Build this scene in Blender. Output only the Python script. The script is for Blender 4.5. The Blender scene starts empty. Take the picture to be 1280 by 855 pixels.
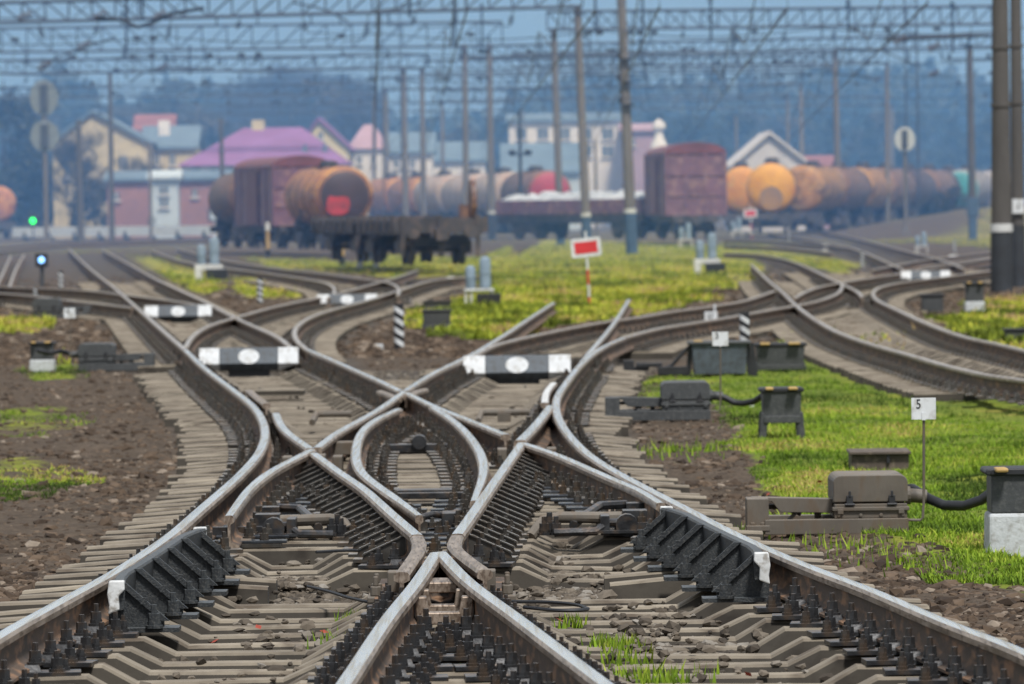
import bpy, math, random
import numpy as np
from mathutils import Vector, Matrix
random.seed(7); rng = np.random.default_rng(7)
SC = bpy.context.scene
COL = SC.collection
R = math.radians
# ---------------------------------------------------------------- camera
F = 7500.0; CZ = 2.08; HOR = 262.0; ROLL = R(0.8)
RT = 0.40                                   # rail top height
pit = math.atan((427.5 - HOR) / F)
cr, sr = math.cos(ROLL), math.sin(ROLL)
def ray(px, py):
    u = (px - 640.0) / F; v = (427.5 - py) / F
    a = u * cr + v * sr; b = -u * sr + v * cr
    return (a, math.cos(pit) + b * math.sin(pit), -math.sin(pit) + b * math.cos(pit))
def G(px, py, z=RT):                        # picture measurement -> point on a level plane of the place
    d = ray(px, py); t = (z - CZ) / d[2]
    return (d[0] * t, d[1] * t)
def P(px, py, y):                           # point at a known distance
    d = ray(px, py); t = y / d[1]
    return (d[0] * t, y, CZ + d[2] * t)
cam = bpy.data.cameras.new('camera'); camo = bpy.data.objects.new('camera', cam); COL.objects.link(camo)
up0 = Vector((0, math.sin(pit), math.cos(pit))); fw = Vector((0, math.cos(pit), -math.sin(pit))); X = Vector((1, 0, 0))
rgt = cr * X - sr * up0; up = sr * X + cr * up0
camo.matrix_world = Matrix((( rgt.x, up.x, -fw.x, 0), (rgt.y, up.y, -fw.y, 0), (rgt.z, up.z, -fw.z, CZ), (0, 0, 0, 1)))
cam.sensor_width = 36; cam.sensor_fit = 'HORIZONTAL'; cam.lens = 36 * F / 1280.0
cam.clip_start = 0.5; cam.clip_end = 6000
cam.dof.use_dof = True; cam.dof.focus_distance = 29.0; cam.dof.aperture_fstop = 7.0
SC.camera = camo

# ---------------------------------------------------------------- materials
MATS = {}
def nt(m):
    m.use_nodes = True
    return m.node_tree
def mat(name, c1, c2=None, scale=6.0, rough=0.8, metal=0.0, bump=0.0, c3=None, scale2=40.0, rng_=(0.35, 0.65), detail=6.0, emit=None, spec=0.5, coord='Object', stretch=None, top=None):
    m = bpy.data.materials.new(name); t = nt(m); N = t.nodes; L = t.links
    b = N['Principled BSDF']
    b.inputs['Roughness'].default_value = rough; b.inputs['Metallic'].default_value = metal
    b.inputs['Specular IOR Level'].default_value = spec
    if c2 is None: c2 = tuple(x * 0.72 for x in c1)
    tc = N.new('ShaderNodeTexCoord')
    n1 = N.new('ShaderNodeTexNoise'); n1.inputs['Scale'].default_value = scale; n1.inputs['Detail'].default_value = detail; n1.inputs['Roughness'].default_value = 0.65
    vec = tc.outputs[coord]
    if stretch:
        mp = N.new('ShaderNodeMapping'); mp.inputs['Scale'].default_value = stretch; L.new(vec, mp.inputs['Vector']); vec = mp.outputs['Vector']
    L.new(vec, n1.inputs['Vector'])
    r1 = N.new('ShaderNodeValToRGB'); r1.color_ramp.elements[0].position = rng_[0]; r1.color_ramp.elements[1].position = rng_[1]
    r1.color_ramp.elements[0].color = (*c2, 1); r1.color_ramp.elements[1].color = (*c1, 1)
    L.new(n1.outputs['Fac'], r1.inputs['Fac'])
    out = r1.outputs['Color']
    if c3 is not None:
        n2 = N.new('ShaderNodeTexNoise'); n2.inputs['Scale'].default_value = scale2; n2.inputs['Detail'].default_value = 4
        L.new(vec, n2.inputs['Vector'])
        r2 = N.new('ShaderNodeValToRGB'); r2.color_ramp.elements[0].position = 0.5; r2.color_ramp.elements[1].position = 0.66
        L.new(n2.outputs['Fac'], r2.inputs['Fac'])
        mx = N.new('ShaderNodeMix'); mx.data_type = 'RGBA'; mx.inputs['B'].default_value = (*c3, 1)
        L.new(r2.outputs['Color'], mx.inputs['Factor']); L.new(out, mx.inputs['A']); out = mx.outputs['Result']
    if top:                                  # upward faces lighter, others darker: light from above put into the colour
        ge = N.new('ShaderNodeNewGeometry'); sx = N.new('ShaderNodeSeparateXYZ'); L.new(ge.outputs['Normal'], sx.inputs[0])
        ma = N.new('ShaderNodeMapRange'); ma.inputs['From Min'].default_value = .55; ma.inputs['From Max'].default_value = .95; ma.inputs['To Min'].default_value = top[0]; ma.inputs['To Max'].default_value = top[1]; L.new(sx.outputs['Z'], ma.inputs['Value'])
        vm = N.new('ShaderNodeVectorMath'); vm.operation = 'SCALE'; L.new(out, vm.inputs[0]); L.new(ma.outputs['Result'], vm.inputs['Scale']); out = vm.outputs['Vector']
    L.new(out, b.inputs['Base Color'])
    mr = N.new('ShaderNodeMapRange'); mr.inputs['To Min'].default_value = max(0.05, rough - 0.12); mr.inputs['To Max'].default_value = min(1, rough + 0.12)
    L.new(n1.outputs['Fac'], mr.inputs['Value']); L.new(mr.outputs['Result'], b.inputs['Roughness'])
    if bump:
        n3 = N.new('ShaderNodeTexNoise'); n3.inputs['Scale'].default_value = scale2 * 1.5; n3.inputs['Detail'].default_value = 5
        L.new(vec, n3.inputs['Vector'])
        bp = N.new('ShaderNodeBump'); bp.inputs['Strength'].default_value = bump; bp.inputs['Distance'].default_value = 0.01
        L.new(n3.outputs['Fac'], bp.inputs['Height']); L.new(bp.outputs['Normal'], b.inputs['Normal'])
    if emit:
        b.inputs['Emission Color'].default_value = (*emit[0], 1); b.inputs['Emission Strength'].default_value = emit[1]
    MATS[name] = m
    return m
M_head = mat('polished_rail_steel', (0.88, 0.92, 0.97), (0.70, 0.71, 0.72), scale=1.2, rough=0.20, metal=1.0, c3=(0.55, 0.47, 0.38), scale2=3, rng_=(0.3, 0.62), stretch=(14, .25, 4))
M_headfar = mat('dull_rail_steel', (0.74, 0.70, 0.65), (0.50, 0.44, 0.39), scale=1.5, rough=0.36, metal=0.95, c3=(0.36, 0.27, 0.20), scale2=3, stretch=(6, .25, 4))
M_rust = mat('rusty_rail_side', (0.110, 0.076, 0.054), (0.048, 0.035, 0.027), scale=3.0, rough=0.82, metal=0.0, c3=(0.24, 0.135, 0.075), scale2=10, bump=0.4, stretch=(1, .5, 1.6))
M_edge = mat('worn_rail_edge', (0.44, 0.36, 0.29), (0.20, 0.15, 0.11), scale=4.0, rough=0.45, metal=0.6, c3=(0.13, 0.09, 0.065), scale2=10, stretch=(8, .5, 4))
M_conc = mat('weathered_sleeper_concrete', (0.205, 0.175, 0.132), (0.090, 0.074, 0.055), scale=2.0, rough=0.92, c3=(0.070, 0.054, 0.038), scale2=4, bump=1.0, rng_=(0.32, 0.64), top=(.28, 1.62))  # stained concrete; bright tops and shaded fronts painted in by face direction
M_bolt = mat('oily_black_iron', (0.060, 0.062, 0.066), (0.024, 0.024, 0.026), scale=9, rough=0.42, metal=0.35, c3=(0.095, 0.070, 0.052), scale2=17, bump=0.3, top=(.7, 1.9))  # bolt tops brightened in the colour as painted highlights
M_rib = mat('dusty_rib_iron', (0.150, 0.140, 0.125), (0.070, 0.063, 0.056), scale=9, rough=0.42, metal=0.4, c3=(0.17, 0.12, 0.08), scale2=15, top=(.5, 2.3))  # highlights on the upper faces are part of the colour
M_plate = mat('greasy_slide_plate', (0.07, 0.08, 0.095), (0.03, 0.032, 0.036), scale=7, rough=0.32, metal=0.6)
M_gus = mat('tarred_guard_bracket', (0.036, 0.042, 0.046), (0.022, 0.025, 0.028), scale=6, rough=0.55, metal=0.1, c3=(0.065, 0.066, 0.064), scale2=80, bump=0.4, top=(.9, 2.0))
M_white = mat('chalky_white_paint', (0.70, 0.71, 0.70), (0.48, 0.49, 0.48), scale=8, rough=0.7, c3=(0.30, 0.28, 0.25), scale2=26, bump=0.3)
M_signw = mat('sign_white', (0.70, 0.72, 0.73), (0.52, 0.54, 0.55), scale=4, rough=0.6, c3=(0.44, 0.44, 0.42), scale2=14)
M_black = mat('black_paint', (0.020, 0.022, 0.026), (0.012, 0.012, 0.014), scale=8, rough=0.55)
M_board = mat('dark_slate_paint', (0.085, 0.105, 0.125), (0.055, 0.067, 0.08), scale=6, rough=0.5, c3=(0.05, 0.055, 0.06), scale2=18)
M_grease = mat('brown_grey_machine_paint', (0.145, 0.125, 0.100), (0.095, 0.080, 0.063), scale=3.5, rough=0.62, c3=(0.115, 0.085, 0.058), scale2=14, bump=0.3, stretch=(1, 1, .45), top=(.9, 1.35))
M_dkgrey = mat('dark_grey_box_paint', (0.062, 0.067, 0.070), (0.035, 0.038, 0.04), scale=2.5, rough=0.55, c3=(0.075, 0.077, 0.077), scale2=40, bump=0.2)
M_brownbox = mat('rusty_brown_lid', (0.105, 0.080, 0.060), (0.06, 0.046, 0.036), scale=5, rough=0.75, c3=(0.16, 0.125, 0.09), scale2=18, bump=0.3)
M_yel = mat('faded_yellow_paint', (0.50, 0.34, 0.12), (0.36, 0.23, 0.08), scale=9, rough=0.7)
M_wconc = mat('whitewashed_concrete', (0.55, 0.57, 0.58), (0.42, 0.44, 0.45), scale=3, rough=0.9, c3=(0.34, 0.34, 0.33), scale2=22, bump=0.5)
M_red = mat('red_enamel', (0.62, 0.035, 0.045), (0.48, 0.03, 0.035), scale=5, rough=0.5)
M_pole = mat('grey_pole_concrete', (0.185, 0.165, 0.15), (0.13, 0.118, 0.108), scale=.8, rough=0.9, c3=(0.125, 0.113, 0.102), scale2=4, bump=0.3, stretch=(3, 3, .5))
M_poledk = mat('vignette_dark_pole_concrete', (0.105, 0.098, 0.092), (0.07, 0.066, 0.063), scale=.8, rough=0.9, c3=(0.085, 0.08, 0.075), scale2=4, bump=0.3, stretch=(3, 3, .5))  # same pole concrete with vignette darkening put into its colour
M_poled = mat('dark_tar_coating', (0.035, 0.042, 0.052), (0.022, 0.025, 0.03), scale=3, rough=0.7)
M_poleblue = mat('blue_base_paint', (0.055, 0.10, 0.17), (0.035, 0.065, 0.11), scale=3, rough=0.7)
M_truss = mat('gantry_grey_steel', (0.045, 0.060, 0.085), (0.028, 0.037, 0.055), scale=2, rough=0.65, metal=0.1)
M_wire = mat('black_wire', (0.02, 0.022, 0.026), rough=0.6)
M_ins = mat('brown_glazed_insulator', (0.06, 0.035, 0.03), rough=0.3)
M_hood = mat('blue_grey_signal_paint', (0.25, 0.32, 0.39), (0.17, 0.23, 0.29), scale=5, rough=0.5)
M_leaf = mat('fallen_leaf_red', (0.33, 0.05, 0.025), rough=0.7)

# ---------------------------------------------------------------- mesh helpers
class MB:
    def __init__(s): s.v = []; s.f = []; s.m = []
    def add(s, vs, fs, mi=0):
        o = len(s.v); s.v += [tuple(p) for p in vs]
        for f in fs: s.f.append(tuple(o + i for i in f)); s.m.append(mi)
        return s
    def box(s, c, d, mi=0, rz=0.0, top=1.0, topy=None):
        x, y, z = d[0] / 2, d[1] / 2, d[2] / 2; ca, sa = math.cos(rz), math.sin(rz); vs = []
        ty = top if topy is None else topy
        for k in (-1, 1):
            for (i, j) in ((-1, -1), (1, -1), (1, 1), (-1, 1)):
                a = i * x * (top if k > 0 else 1); b = j * y * (ty if k > 0 else 1)
                vs.append((c[0] + a * ca - b * sa, c[1] + a * sa + b * ca, c[2] + k * z))
        return s.add(vs, [(3, 2, 1, 0), (4, 5, 6, 7), (0, 1, 5, 4), (1, 2, 6, 5), (2, 3, 7, 6), (3, 0, 4, 7)], mi)
    def cyl(s, p0, p1, r0, r1=None, n=12, mi=0, caps=True):
        r1 = r0 if r1 is None else r1
        p0, p1 = Vector(p0), Vector(p1); a = (p1 - p0).normalized()
        u = a.orthogonal().normalized(); w = a.cross(u); vs = []
        for p, r in ((p0, r0), (p1, r1)):
            for i in range(n):
                t = 2 * math.pi * i / n; q = p + r * (math.cos(t) * u + math.sin(t) * w); vs.append(q)
        fs = [(i, (i + 1) % n, n + (i + 1) % n, n + i) for i in range(n)]
        if caps: fs += [tuple(reversed(range(n))), tuple(range(n, 2 * n))]
        return s.add(vs, fs, mi)
    def tube(s, pts, r, n=8, mi=0):
        pts = [Vector(p) for p in pts]; vs = []; fs = []
        rr = r if isinstance(r, (list, tuple)) else [r] * len(pts)
        u = None
        for k, p in enumerate(pts):
            a = (pts[min(k + 1, len(pts) - 1)] - pts[max(k - 1, 0)]).normalized()
            u = a.orthogonal().normalized() if u is None else (u - a * u.dot(a)).normalized()
            w = a.cross(u)
            for i in range(n):
                t = 2 * math.pi * i / n; vs.append(p + rr[k] * (math.cos(t) * u + math.sin(t) * w))
        for k in range(len(pts) - 1):
            for i in range(n): fs.append((k * n + i, k * n + (i + 1) % n, (k + 1) * n + (i + 1) % n, (k + 1) * n + i))
        fs += [tuple(reversed(range(n))), tuple(range((len(pts) - 1) * n, len(pts) * n))]
        return s.add(vs, fs, mi)
    def prism(s, poly, y0, y1, mi=0, axis='y'):
        n = len(poly)
        def q(a, b, c): return {'y': (a, c, b), 'x': (c, a, b), 'z': (a, b, c)}[axis]
        vs = [q(a, b, y0) for a, b in poly] + [q(a, b, y1) for a, b in poly]
        fs = [(i, (i + 1) % n, n + (i + 1) % n, n + i) for i in range(n)] + [tuple(reversed(range(n))), tuple(range(n, 2 * n))]
        return s.add(vs, fs, mi)
    def lathe(s, prof, c=(0, 0, 0), n=16, mi=0, axis='z'):
        vs = []; fs = []
        for (r, z) in prof:
            for i in range(n):
                t = 2 * math.pi * i / n; a, b = r * math.cos(t), r * math.sin(t)
                vs.append((c[0] + a, c[1] + b, c[2] + z) if axis == 'z' else (c[0] + a, c[1] + z, c[2] + b) if axis == 'y' else (c[0] + z, c[1] + a, c[2] + b))
        for k in range(len(prof) - 1):
            for i in range(n): fs.append((k * n + i, k * n + (i + 1) % n, (k + 1) * n + (i + 1) % n, (k + 1) * n + i))
        fs += [tuple(reversed(range(n))), tuple(range((len(prof) - 1) * n, len(prof) * n))]
        return s.add(vs, fs, mi)
    def build(s, name, mats, parent=None, smooth=False, bevel=0.0, loc=None):
        me = bpy.data.meshes.new(name); me.from_pydata(s.v, [], s.f); me.update()
        if not isinstance(mats, (list, tuple)): mats = [mats]
        for m in mats: me.materials.append(m)
        me.polygons.foreach_set('material_index', s.m)
        import bmesh
        bm = bmesh.new(); bm.from_mesh(me); bmesh.ops.recalc_face_normals(bm, faces=bm.faces); bm.to_mesh(me); bm.free()
        if smooth:
            me.polygons.foreach_set('use_smooth', [True] * len(me.polygons))
            try: me.set_sharp_from_angle(angle=R(35))
            except Exception: pass
        o = bpy.data.objects.new(name, me); COL.objects.link(o)
        if parent: o.parent = parent
        if loc: o.location = loc
        if bevel:
            b = o.modifiers.new('edge', 'BEVEL'); b.width = bevel; b.segments = 2; b.limit_method = 'ANGLE'; b.angle_limit = R(40)
        return o
def fastmesh(name, V, T, m, parent=None, attr=None, smooth=False, k=3):
    V = np.asarray(V, dtype=np.float32); T = np.asarray(T, dtype=np.int32)
    me = bpy.data.meshes.new(name); me.vertices.add(len(V)); me.vertices.foreach_set('co', V.ravel())
    me.loops.add(T.size); me.loops.foreach_set('vertex_index', T.ravel())
    me.polygons.add(len(T)); me.polygons.foreach_set('loop_start', np.arange(0, T.size, k, dtype=np.int32))
    me.polygons.foreach_set('use_smooth', np.full(len(T), smooth))
    me.update(calc_edges=True)
    for mm in (m if isinstance(m, (list, tuple)) else [m]): me.materials.append(mm)
    if attr:
        for an, av in attr.items():
            a = me.attributes.new(an, 'FLOAT', 'POINT'); a.data.foreach_set('value', np.asarray(av, dtype=np.float32))
    o = bpy.data.objects.new(name, me); COL.objects.link(o)
    if parent: o.parent = parent
    return o
def tag(o, label=None, cat=None, group=None, kind=None):
    if label: o['label'] = label
    if cat: o['category'] = cat
    if group: o['group'] = group
    if kind: o['kind'] = kind
    return o
def thing(name, label, cat, loc=(0, 0, 0), rz=0.0, group=None):
    o = bpy.data.objects.new(name, None); o.empty_display_size = 0.2; COL.objects.link(o)
    o.location = loc; o.rotation_euler = (0, 0, rz)
    return tag(o, label, cat, group)
def copy_tree(o, parent=None):
    c = o.copy(); COL.objects.link(c)
    if parent: c.parent = parent
    for ch in list(o.children): copy_tree(ch, c)
    return c
def copy_thing(o, loc, rz, label, group=None, scale=1.0):
    c = copy_tree(o); c.location = loc; c.rotation_euler = (0, 0, rz); c['label'] = label
    c.scale = (scale,) * 3
    if group: c['group'] = group
    return c
def vnoise(x, y, seed=0):                    # smooth value noise, numpy
    xi = np.floor(x).astype(np.int64); yi = np.floor(y).astype(np.int64); fx = x - xi; fy = y - yi
    fx = fx * fx * (3 - 2 * fx); fy = fy * fy * (3 - 2 * fy)
    def h(a, b):
        n = (a * 374761393 + b * 668265263 + seed * 1442695041) & 0x7fffffff
        n = ((n ^ (n >> 13)) * 1274126177) & 0x7fffffff
        return ((n ^ (n >> 16)) & 0xffff) / 65535.0
    return (h(xi, yi) * (1 - fx) + h(xi + 1, yi) * fx) * (1 - fy) + (h(xi, yi + 1) * (1 - fx) + h(xi + 1, yi + 1) * fx) * fy
def fbm(x, y, seed=0, o=3):
    s = 0; a = 0.5
    for k in range(o): s = s + a * vnoise(x * 2 ** k, y * 2 ** k, seed + k); a *= 0.5
    return s / (1 - 0.5 ** o)

# ---------------------------------------------------------------- rail lines, measured on the level plane of the rail heads
def crom(pts, step=5.0):
    p = [np.array(q, float) for q in pts]
    if len(p) == 2:
        n = max(2, int(np.linalg.norm(p[1] - p[0]) / step)); return [tuple(p[0] + (p[1] - p[0]) * i / n) for i in range(n + 1)]
    p = [2 * p[0] - p[1]] + p + [2 * p[-1] - p[-2]]; out = []
    for i in range(1, len(p) - 2):
        a, b, c, d = p[i - 1:i + 3]
        t0 = 0; t1 = t0 + np.linalg.norm(b - a) ** .5; t2 = t1 + np.linalg.norm(c - b) ** .5; t3 = t2 + np.linalg.norm(d - c) ** .5
        n = max(1, int(np.linalg.norm(c - b) / step))
        for k in range(n):
            t = t1 + (t2 - t1) * k / n
            A1 = (t1 - t) / (t1 - t0) * a + (t - t0) / (t1 - t0) * b; A2 = (t2 - t) / (t2 - t1) * b + (t - t1) / (t2 - t1) * c; A3 = (t3 - t) / (t3 - t2) * c + (t - t2) / (t3 - t2) * d
            B1 = (t2 - t) / (t2 - t0) * A1 + (t - t0) / (t2 - t0) * A2; B2 = (t3 - t) / (t3 - t1) * A2 + (t - t1) / (t3 - t1) * A3
            out.append(tuple((t2 - t) / (t2 - t1) * B1 + (t - t1) / (t2 - t1) * B2))
    out.append(tuple(p[-2])); return out
def line(pts, smooth=3):
    q = np.array(crom(pts))
    for _ in range(smooth):
        if len(q) > 4: q[1:-1] = 0.5 * q[1:-1] + 0.25 * (q[:-2] + q[2:])
    w = np.array([G(a, b) for a, b in q])
    if w[0, 1] > w[-1, 1]: w = w[::-1]
    return w
PROF = [(-.075, 0), (.075, 0), (.075, .012), (.022, .030), (.010, .050), (.010, .128), (.0365, .140), (.0375, .164), (.0275, .1780), (.012, .1805), (-.012, .1805), (-.0275, .1780), (-.0375, .164), (-.0365, .140), (-.010, .128), (-.010, .050), (-.022, .030), (-.075, .012)]
PMI = [1] * 18; 
for k in (8, 9, 10): PMI[k] = 0
for k in (6, 7, 11, 12): PMI[k] = 2
def rail(w, name, parent, head=None, zoff=0.0, wscale=None, hscale=None):
    mb = MB(); n = len(w); np_ = len(PROF); vs = []
    for i in range(n):
        a = w[max(i - 1, 0)]; b = w[min(i + 1, n - 1)]; t = (b - a) / np.linalg.norm(b - a); nx, ny = t[1], -t[0]
        s = 1.0 if wscale is None else np.interp(i / (n - 1), wscale[0], wscale[1])
        for (px, pz) in PROF:
            q = px * s; vs.append((w[i][0] + nx * q, w[i][1] + ny * q, RT - .1805 + pz + zoff))
    fs = []; ms = []
    for i in range(n - 1):
        for k in range(np_):
            k2 = (k + 1) % np_; fs.append((i * np_ + k, i * np_ + k2, (i + 1) * np_ + k2, (i + 1) * np_ + k)); ms.append(PMI[k])
    fs.append(tuple(range(np_))); ms.append(2); fs.append(tuple(reversed(range((n - 1) * np_, n * np_)))); ms.append(2)
    mb.v = vs; mb.f = fs; mb.m = ms
    return mb.build(name, [head or M_head, M_rust, M_edge], parent, smooth=True)
HAZE = 0.0012; TINT = (1, 1, 1, 1); SKYS = 0.12; CLOUD = 6.4; SUNS = 4.3
# ---------------------------------------------------------------- the double slip in the foreground
def xat(w, y):
    if y < w[0, 1] - .02 or y > w[-1, 1] + .02: return None
    return float(np.interp(y, w[:, 1], w[:, 0]))
L_ST = line([(-240, 945), (-92, 853), (0, 793), (70, 754), (148, 711), (215, 666), (252, 634), (280, 610), (306, 586), (326, 561), (332, 540), (326, 519), (316, 506), (296, 490), (276, 475), (254, 458), (232, 437)])
R_ST = line([(1500, 930), (1390, 868), (1280, 814), (1180, 775), (1085, 735), (1016, 709), (950, 681), (900, 657), (860, 636), (800, 605), (760, 583), (732, 564), (710, 541), (697, 520), (695, 498), (706, 480), (720, 461), (732, 449), (752, 434), (780, 421.5)])
B1 = line([(392.5, 566), (424, 589), (456, 611), (491, 642), (521.5, 668)], 0)
B1w = line([(521.5, 668.5), (526, 675), (523, 684), (515, 696), (502, 714)], 1)
A1 = line([(652, 553), (616, 604), (580, 655.5), (571.5, 667)], 0)
A1w = line([(571, 667.5), (566, 675), (572, 685), (585, 696), (606, 711)], 1)
VL = line([(545, 690), (520, 727), (484, 772), (440, 838), (395, 905)], 0)
VR = line([(551, 690), (584, 724), (652, 775), (735, 838), (825, 905)], 0)
A2 = line([(505, 489), (470, 513), (420, 541), (396, 559)], 1)
TL = line([(389, 562), (376, 569), (358, 578), (338, 589), (312, 610), (286, 645)])
KN = line([(345, 517), (347, 525), (354, 536), (369, 548), (388, 561)])
TF = line([(333, 504), (322, 496), (311, 487)], 0)
Bu = line([(509, 491), (540, 506), (590, 526), (632, 543)], 0)
TFR = line([(650, 550.5), (660, 541), (676, 523), (688, 507)])
TR = line([(655, 554), (696, 568), (740, 587), (772, 601), (800, 613), (826, 629)])
IL = line([(498, 510), (472, 522), (453, 536), (446, 553), (445, 574), (451, 588), (470, 604), (490, 618), (510, 632), (524, 643)])
IR = line([(541, 508), (562, 521), (580, 536), (594, 553), (603, 571), (605, 589), (599, 607), (592, 625)])
BU2 = line([(501, 488.5), (480, 478), (460, 469), (420, 451.5), (384, 436)])
AU2 = line([(506, 488), (540, 467), (588, 443.5), (630, 418.5), (658, 400), (692, 378)], 1)
A1f = line([(727, 453), (740, 436.5), (756, 418), (772, 397), (786, 374)])
WF1 = line([(497, 496), (486, 491), (475, 487)], 0); WF2 = line([(509, 493), (520, 487.5), (531, 484.5)], 0)
KNR = line([(692, 478), (682, 491), (681, 503)], 1)
slip = thing('double_slip_switch', 'large greasy double slip crossing on concrete sleepers, with shiny rails, filling the foreground', 'railway switch')
def S(w, name='running_rail', **k): return rail(w, name, slip, **k)
S(L_ST, 'stock_rail'); S(R_ST, 'stock_rail')
S(B1, 'wing_rail'); S(A1, 'wing_rail')
S(B1w, 'wing_rail', head=M_edge, zoff=-.004); S(A1w, 'wing_rail', head=M_edge, zoff=-.004)
S(VL, 'frog_rail'); S(VR, 'frog_rail', zoff=.002)
S(A2, 'running_rail'); S(Bu, 'running_rail', zoff=.0015)
S(TL, 'tongue_rail', wscale=([0, .5, 1], [.75, 1, 1]), zoff=.003); S(TR, 'tongue_rail', wscale=([0, .5, 1], [.75, 1, 1]), zoff=.003)
S(TF, 'tongue_rail', head=M_edge); S(TFR, 'tongue_rail', zoff=.003, wscale=([0, 1], [1.25, 1.1]))
S(IL, 'slip_rail', wscale=([0, .2, 1], [.6, 1, 1]), zoff=-.003); S(IR, 'slip_rail', wscale=([0, .3, 1], [.6, 1, 1]), zoff=-.003)
S(KN, 'check_rail', zoff=.005, head=M_head)
kn = S(KNR, 'check_rail', head=M_white); kn['label'] = 'white painted flared end of the check rail'
S(BU2); S(AU2, zoff=.0017); S(A1f)
S(WF1, 'wing_rail', zoff=-.006, head=M_edge); S(WF2, 'wing_rail', zoff=-.008, head=M_edge)
SLIP = [L_ST, R_ST, B1, A1, VL, VR, A2, TL, Bu, TR, TFR, IL, IR, BU2, AU2, A1f]
NOFIX = (5,)
# sleepers: raised at the rail seats, dropped between them
ZS, ZL = 0.200, 0.128
def seats(y):
    s = []
    for w in SLIP:
        x = xat(w, y)
        if x is not None: s.append(x)
    s.sort(); out = []
    for x in s:
        if not out or x - out[-1] > .09: out.append(x)
    return out
ylist = []; y = 19.6
while y < 71.5: ylist.append(y); y += 0.545
def sleeper_profile(ss):
    e0, e1 = random.uniform(-.07, .05), random.uniform(-.07, .05); pts = [(ss[0] - .62 + e0, ZS - .02), (ss[0] - .30, ZS)]
    for a, b in zip(ss, ss[1:]):
        if b - a > .95:
            lo = ZL; e = .14; f = .31
            if b - a < 2 * (f + e): e = (b - a) / 2 - f - .01; lo = ZS - .05
            pts += [(a + f, ZS), (a + f + e, lo), (b - f - e, lo), (b - f, ZS)]
    pts += [(ss[-1] + .30, ZS), (ss[-1] + .62 + e1, ZS - .02)]
    return pts
def add_sleeper(mb, y, pts, wt=.085, wb=.14, j=0.0):
    base = len(mb.v); n = len(pts)
    for (x, z) in pts:
        dy = random.uniform(-.006, .006); dz = random.uniform(-.007, .007)
        for (oy, oz) in ((-wb, 0.0), (-wt, z + dz - .012), (-wt + .018, z + dz), (wt - .018, z + dz), (wt, z + dz - .012), (wb, 0.0)):
            mb.v.append((x, y + oy + dy, oz))
    for i in range(n - 1):
        for k in range(5):
            mb.f.append((base + i * 6 + k, base + (i + 1) * 6 + k, base + (i + 1) * 6 + k + 1, base + i * 6 + k + 1)); mb.m.append(0)
    mb.f.append(tuple(base + k for k in range(6))); mb.m.append(0); mb.f.append(tuple(base + (n - 1) * 6 + k for k in reversed(range(6)))); mb.m.append(0)
for i, y in enumerate(ylist):
    ss = seats(y)
    if len(ss) < 2: continue
    groups = [[ss[0]]]
    for a, b in zip(ss, ss[1:]):
        if b - a > 1.68 and y > 30: groups.append([b])
        elif y < 23.6 and abs(a - (xat(VL, y) or 99)) < .01: groups.append([b])
        else: groups[-1].append(b)
    pr = [sleeper_profile(g) for g in groups]
    if len(pr) == 2:
        g0, g1 = pr; mid = (groups[0][-1] + groups[1][0]) / 2
        if g0[-1][0] > mid - .02:
            pr[0] = [p for p in g0 if p[0] < mid - .03] + [(mid - .02, ZS)]; pr[1] = [(mid + .02, ZS)] + [p for p in g1 if p[0] > mid + .03]
    for p in pr:
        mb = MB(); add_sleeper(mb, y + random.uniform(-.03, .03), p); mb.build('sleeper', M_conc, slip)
# fastenings: one side of a rail on one sleeper
def nut(mb, x, y, z, r=.026, h=.085, mi=0):
    mb.cyl((x, y, z), (x, y, z + .014), r * 1.35, n=8, mi=mi)
    mb.cyl((x, y, z + .014), (x, y, z + .030), r * 1.05, n=8, mi=mi)
    mb.cyl((x, y, z + .030), (x, y, z + .030 + h * .42), r, r * .96, n=6, mi=mi)
    mb.cyl((x, y, z + .030 + h * .42), (x, y, z + .030 + h * .85), r * .52, r * .48, n=6, mi=mi)
def fastening(extra=True):
    mb = MB()
    mb.box((.145, 0, .2105), (.27, .17, .019), 0)
    mb.box((.080, 0, .236), (.075, .10, .030), 0, top=.75)
    nut(mb, .094, .0, .248, .026, .082)
    nut(mb, .182, -.042, .220, .025, .076)
    if extra: nut(mb, .210, .050, .220, .019, .050)
    return mb
f0 = fastening(); f1 = fastening(False)
fix = []
for i, y in enumerate(ylist):
    ss = seats(y)
    for k, x in enumerate(ss):
        lg = x - ss[k - 1] if k else 9; rg = ss[k + 1] - x if k + 1 < len(ss) else 9
        if rg > .36: fix.append((x, y, 1, k))
        if lg > .36: fix.append((x, y, -1, k))
def covered(x, y, s):                        # the guard brackets stand there instead
    a = xat(L_ST, y); b = xat(R_ST, y)
    return (s > 0 and abs(x - a) < .02 and 26.8 < y < 31.8) or (s < 0 and abs(x - b) < .02 and 28.2 < y < 33.4)
fix = [f for f in fix if not covered(*f[:3])]
fix = [f for f in fix if not (66.5 < f[1] < 72.5 and -.75 < f[0] - G(646.5, 475, .17)[0] < .80)]
def on_screen(x, y): return abs(x) < y * 640 / F * 1.02 and y > 21.2
fix.sort(key=lambda f: (not on_screen(f[0] + f[2] * .1, f[1]), f[1]))
fix = [f for f in fix if random.random() > .035]
first = None; rest = MB()
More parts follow.
